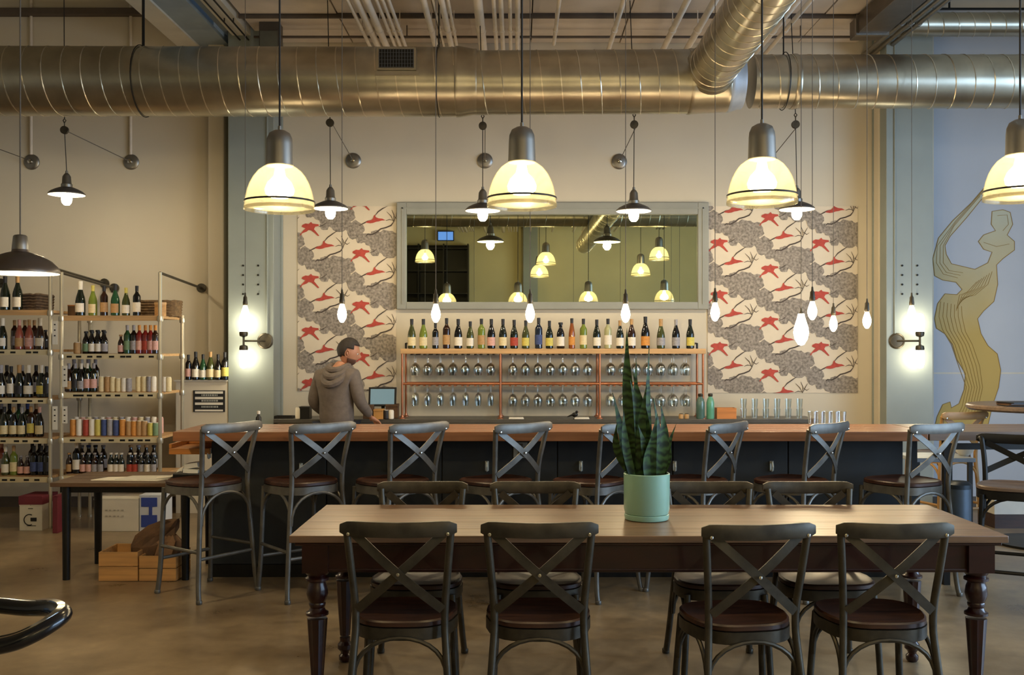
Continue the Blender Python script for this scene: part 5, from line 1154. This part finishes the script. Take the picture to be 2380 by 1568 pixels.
E = [(0, 1), (1, 2), (2, 3), (3, 4), (4, 5), (3, 6), (6, 7), (7, 8), (3, 9), (9, 10), (10, 11), (0, 12), (12, 13), (13, 14), (14, 18), (0, 15), (15, 16), (16, 17), (17, 19)]
Rr = [(.14, .10), (.135, .10), (.15, .105), (.135, .09), (.055, .055), (.052, .052), .055, .042, .026, .055, .042, .026, .078, .055, .036, .078, .055, .036, .03, .03]
skin('body', V, E, Rr, m_skin, man)
V2 = [(0, 0, .76)]+V[1:5]+V[6:12]; V2 = [Vector(v) for v in V2]
V2[7] = V2[7]; E2 = [(0, 1), (1, 2), (2, 3), (3, 4), (3, 5), (5, 6), (6, 7), (3, 8), (8, 9), (9, 10)]
V2[7] = V2[6].lerp(V2[7], .93); V2[10] = V2[9].lerp(V2[10], .93)
skin('hoodie', V2, E2, [(.18, .15), (.172, .14), (.175, .125), (.155, .11), (.066, .066), .078, .058, .042, .078, .058, .042], m_hoodie, man)
skin('trousers', [V[0], V[12], V[13], V[14], V[15], V[16], V[17]], [(0, 1), (1, 2), (2, 3), (0, 4), (4, 5), (5, 6)], [(.15, .11), .09, .066, .052, .09, .066, .052], m_jeans, man)
hd = MB()      # hood lying on the shoulders
for k, (r, z, tr_) in enumerate(((.085, 1.375, .030), (.10, 1.35, .034), (.105, 1.32, .034))):
    P = [(.01+r*math.cos(a), .015+r*1.05*math.sin(a)-.02*k, z-.035*max(0, -math.sin(a))*(1+k)) for a in [2*PI*i/20 for i in range(20)]]
    hd.tube(P, tr_, 8, True)
hd.build('hood', m_hoodie, man)
# head: turned right and tipped down
HM = Matrix.Translation((.06, .10, 1.50)) @ Matrix.Rotation(math.radians(-62), 4, 'Z') @ Matrix.Rotation(math.radians(-14), 4, 'X')
def headpt(th, ph):
    """th azimuth (0 = face, +Y), ph elevation; egg-shaped skull with nose, brow, jaw"""
    cx, cz = math.cos(ph), math.sin(ph)
    dx, dy = math.sin(th), math.cos(th)
    r = 1.0
    x = dx*cx*.076; y = dy*cx*.097; z = cz*.118
    if z < 0:                       # jaw narrows
        k = 1+z*2.4; x *= k; y = y*(1+z*.9)+(.012 if dy > 0 else .0)*(-z/.1)
        if dy < 0: y *= 1+z*2.5
    f = max(0, dy)**10*cx
    def g(v, c, w): return math.exp(-((v-c)/w)**2)
    y += f*(.020*g(z, -.022, .016)+.011*g(z, -.008, .018))*max(0, 1-abs(x)/.018)     # nose
    y += .006*g(z, .022, .012)*max(0, dy)**3                                        # brow
    y -= .008*g(z, .004, .012)*max(0, dy)**4*g(abs(x), .032, .014)                    # eye hollows
    y += .006*g(z, -.052, .010)*max(0, dy)**8                                       # lips
    y += .008*g(z, -.095, .02)*max(0, dy)**5                                        # chin
    return Vector((x, y, z))
NT, NP = 40, 26
vs = []; 
for i in range(NP+1):
    ph = -PI/2+PI*i/NP
    for j in range(NT): vs.append(HM @ headpt(2*PI*j/NT, max(-PI/2+.02, min(PI/2-.02, ph))))
fs = [(i*NT+j, i*NT+(j+1) % NT, (i+1)*NT+(j+1) % NT, (i+1)*NT+j) for i in range(NP) for j in range(NT)]
MB().add(vs, [q[::-1] for q in fs]).build('head', m_skin, man)
def shell(f0, k, lo, nm, m, mask):
    vs = []; idx = {}; fs = []
    for i in range(NP+1):
        ph = -PI/2+PI*i/NP
        for j in range(NT):
            th = 2*PI*j/NT
            p = headpt(th, max(-PI/2+.02, min(PI/2-.02, ph)))
            idx[(i, j)] = (len(vs), mask(th, p)); vs.append(HM @ (p*k+Vector((0, -.003, .004))))
    for i in range(NP):
        for j in range(NT):
            q = [(i, j), (i, (j+1) % NT), (i+1, (j+1) % NT), (i+1, j)]
            if all(idx[a][1] for a in q): fs.append(tuple(idx[a][0] for a in q)[::-1])
    used = sorted({i for f in fs for i in f}); mp = {u: n for n, u in enumerate(used)}
    o = MB().add([vs[u] for u in used], [tuple(mp[i] for i in f) for f in fs]).build(nm, m, man)
    sd = o.modifiers.new('solid', 'SOLIDIFY'); sd.thickness = .006; sd.offset = 1; return o
def hairmask(th, p):
    back = -math.cos(th)
    lim = .055 if back < -.55 else (.015 if back < 0 else -.045-.02*back)
    return p.z > lim
shell(0, 1.05, 0, 'hair', m_hair, hairmask)
shell(0, 1.012, 0, 'beard', mat('stubble', '5A3B2C', .8, var=.2, scale=60), lambda th, p: p.z < -.045 and math.cos(th) > -.15 and not (p.z > -.062 and abs(p.x) < .02))
for sx in (-1, 1):
    em = MB(); P = [HM @ Vector((sx*(.078+.006*math.sin(q)), -.006+.016*math.cos(q), -.012+.03*math.sin(q))) for q in [2*PI*i/12 for i in range(12)]]
    em.tube(P, .006, 6, True); em.sphere(HM @ Vector((sx*.078, -.004, -.012)), .013, sc=(.5, .9, 1.3)); em.build('ear', m_skin, man)
    ey = MB().sphere(HM @ Vector((sx*.030, .079, .003)), .011).build('eye', mat('eye_white', 'D8D0C6', .3, var=0), man)
    MB().sphere(HM @ Vector((sx*.030, .088, .003)), .005).build('pupil', m_ink, ey)
    ws = HM @ Vector((0, 0, 0))
mth = [HM @ Vector((x, .098-abs(x)*.35, -.054)) for x in (-.022, -.01, 0, .01, .022)]
MB().tube(mth, .0028, 5).build('mouth', mat('lip', '8A4A40', .6, var=0), man)
# hands with five fingers, resting on the counter side
for sx, w, fw in ((-1, Vector(V[8]), Vector((0.02, .16, -.10)).normalized()), (1, Vector(V[11]), Vector((.02, .2, -.12)).normalized())):
    sd = fw.cross(Vector((0, 0, 1))).normalized(); up = sd.cross(fw)
    pv = [w, w+fw*.045, w+fw*.085]; ed = [(0, 1), (1, 2)]; rd = [.024, (.03, .016), (.034, .014)]
    for k, (off, L) in enumerate(((-.03, .062), (-.011, .075), (.010, .078), (.030, .068))):
        b0 = w+fw*.085+sd*off; n0 = len(pv); pv += [b0, b0+fw*L*.5-up*.004, b0+fw*L-up*.018]; ed += [(2, n0), (n0, n0+1), (n0+1, n0+2)]; rd += [.009, .0085, .0075]
    n0 = len(pv); tb_ = w+fw*.03-sd*sx*.025; pv += [tb_, tb_+fw*.035-sd*sx*.02, tb_+fw*.06-sd*sx*.025]; ed += [(1, n0), (n0, n0+1), (n0+1, n0+2)]; rd += [.012, .010, .0085]
    skin('hand', pv, ed, rd, m_skin, man, 1)
for v in (V[14], V[17]):
    sh = MB(); v = Vector(v); sh.sweep([(v.x, v.y-.06, .05), (v.x, v.y-.02, .06), (v.x, v.y+.06, .045), (v.x, v.y+.14, .032), (v.x, v.y+.185, .025)], [(math.cos(q)*.042, max(-.045, math.sin(q)*.048)) for q in [2*PI*i/12 for i in range(12)]], [.8, 1, .95, .9, .45], False, (0, 0, 1)).build('shoe', m_black, man)
bpy.context.view_layer.update()
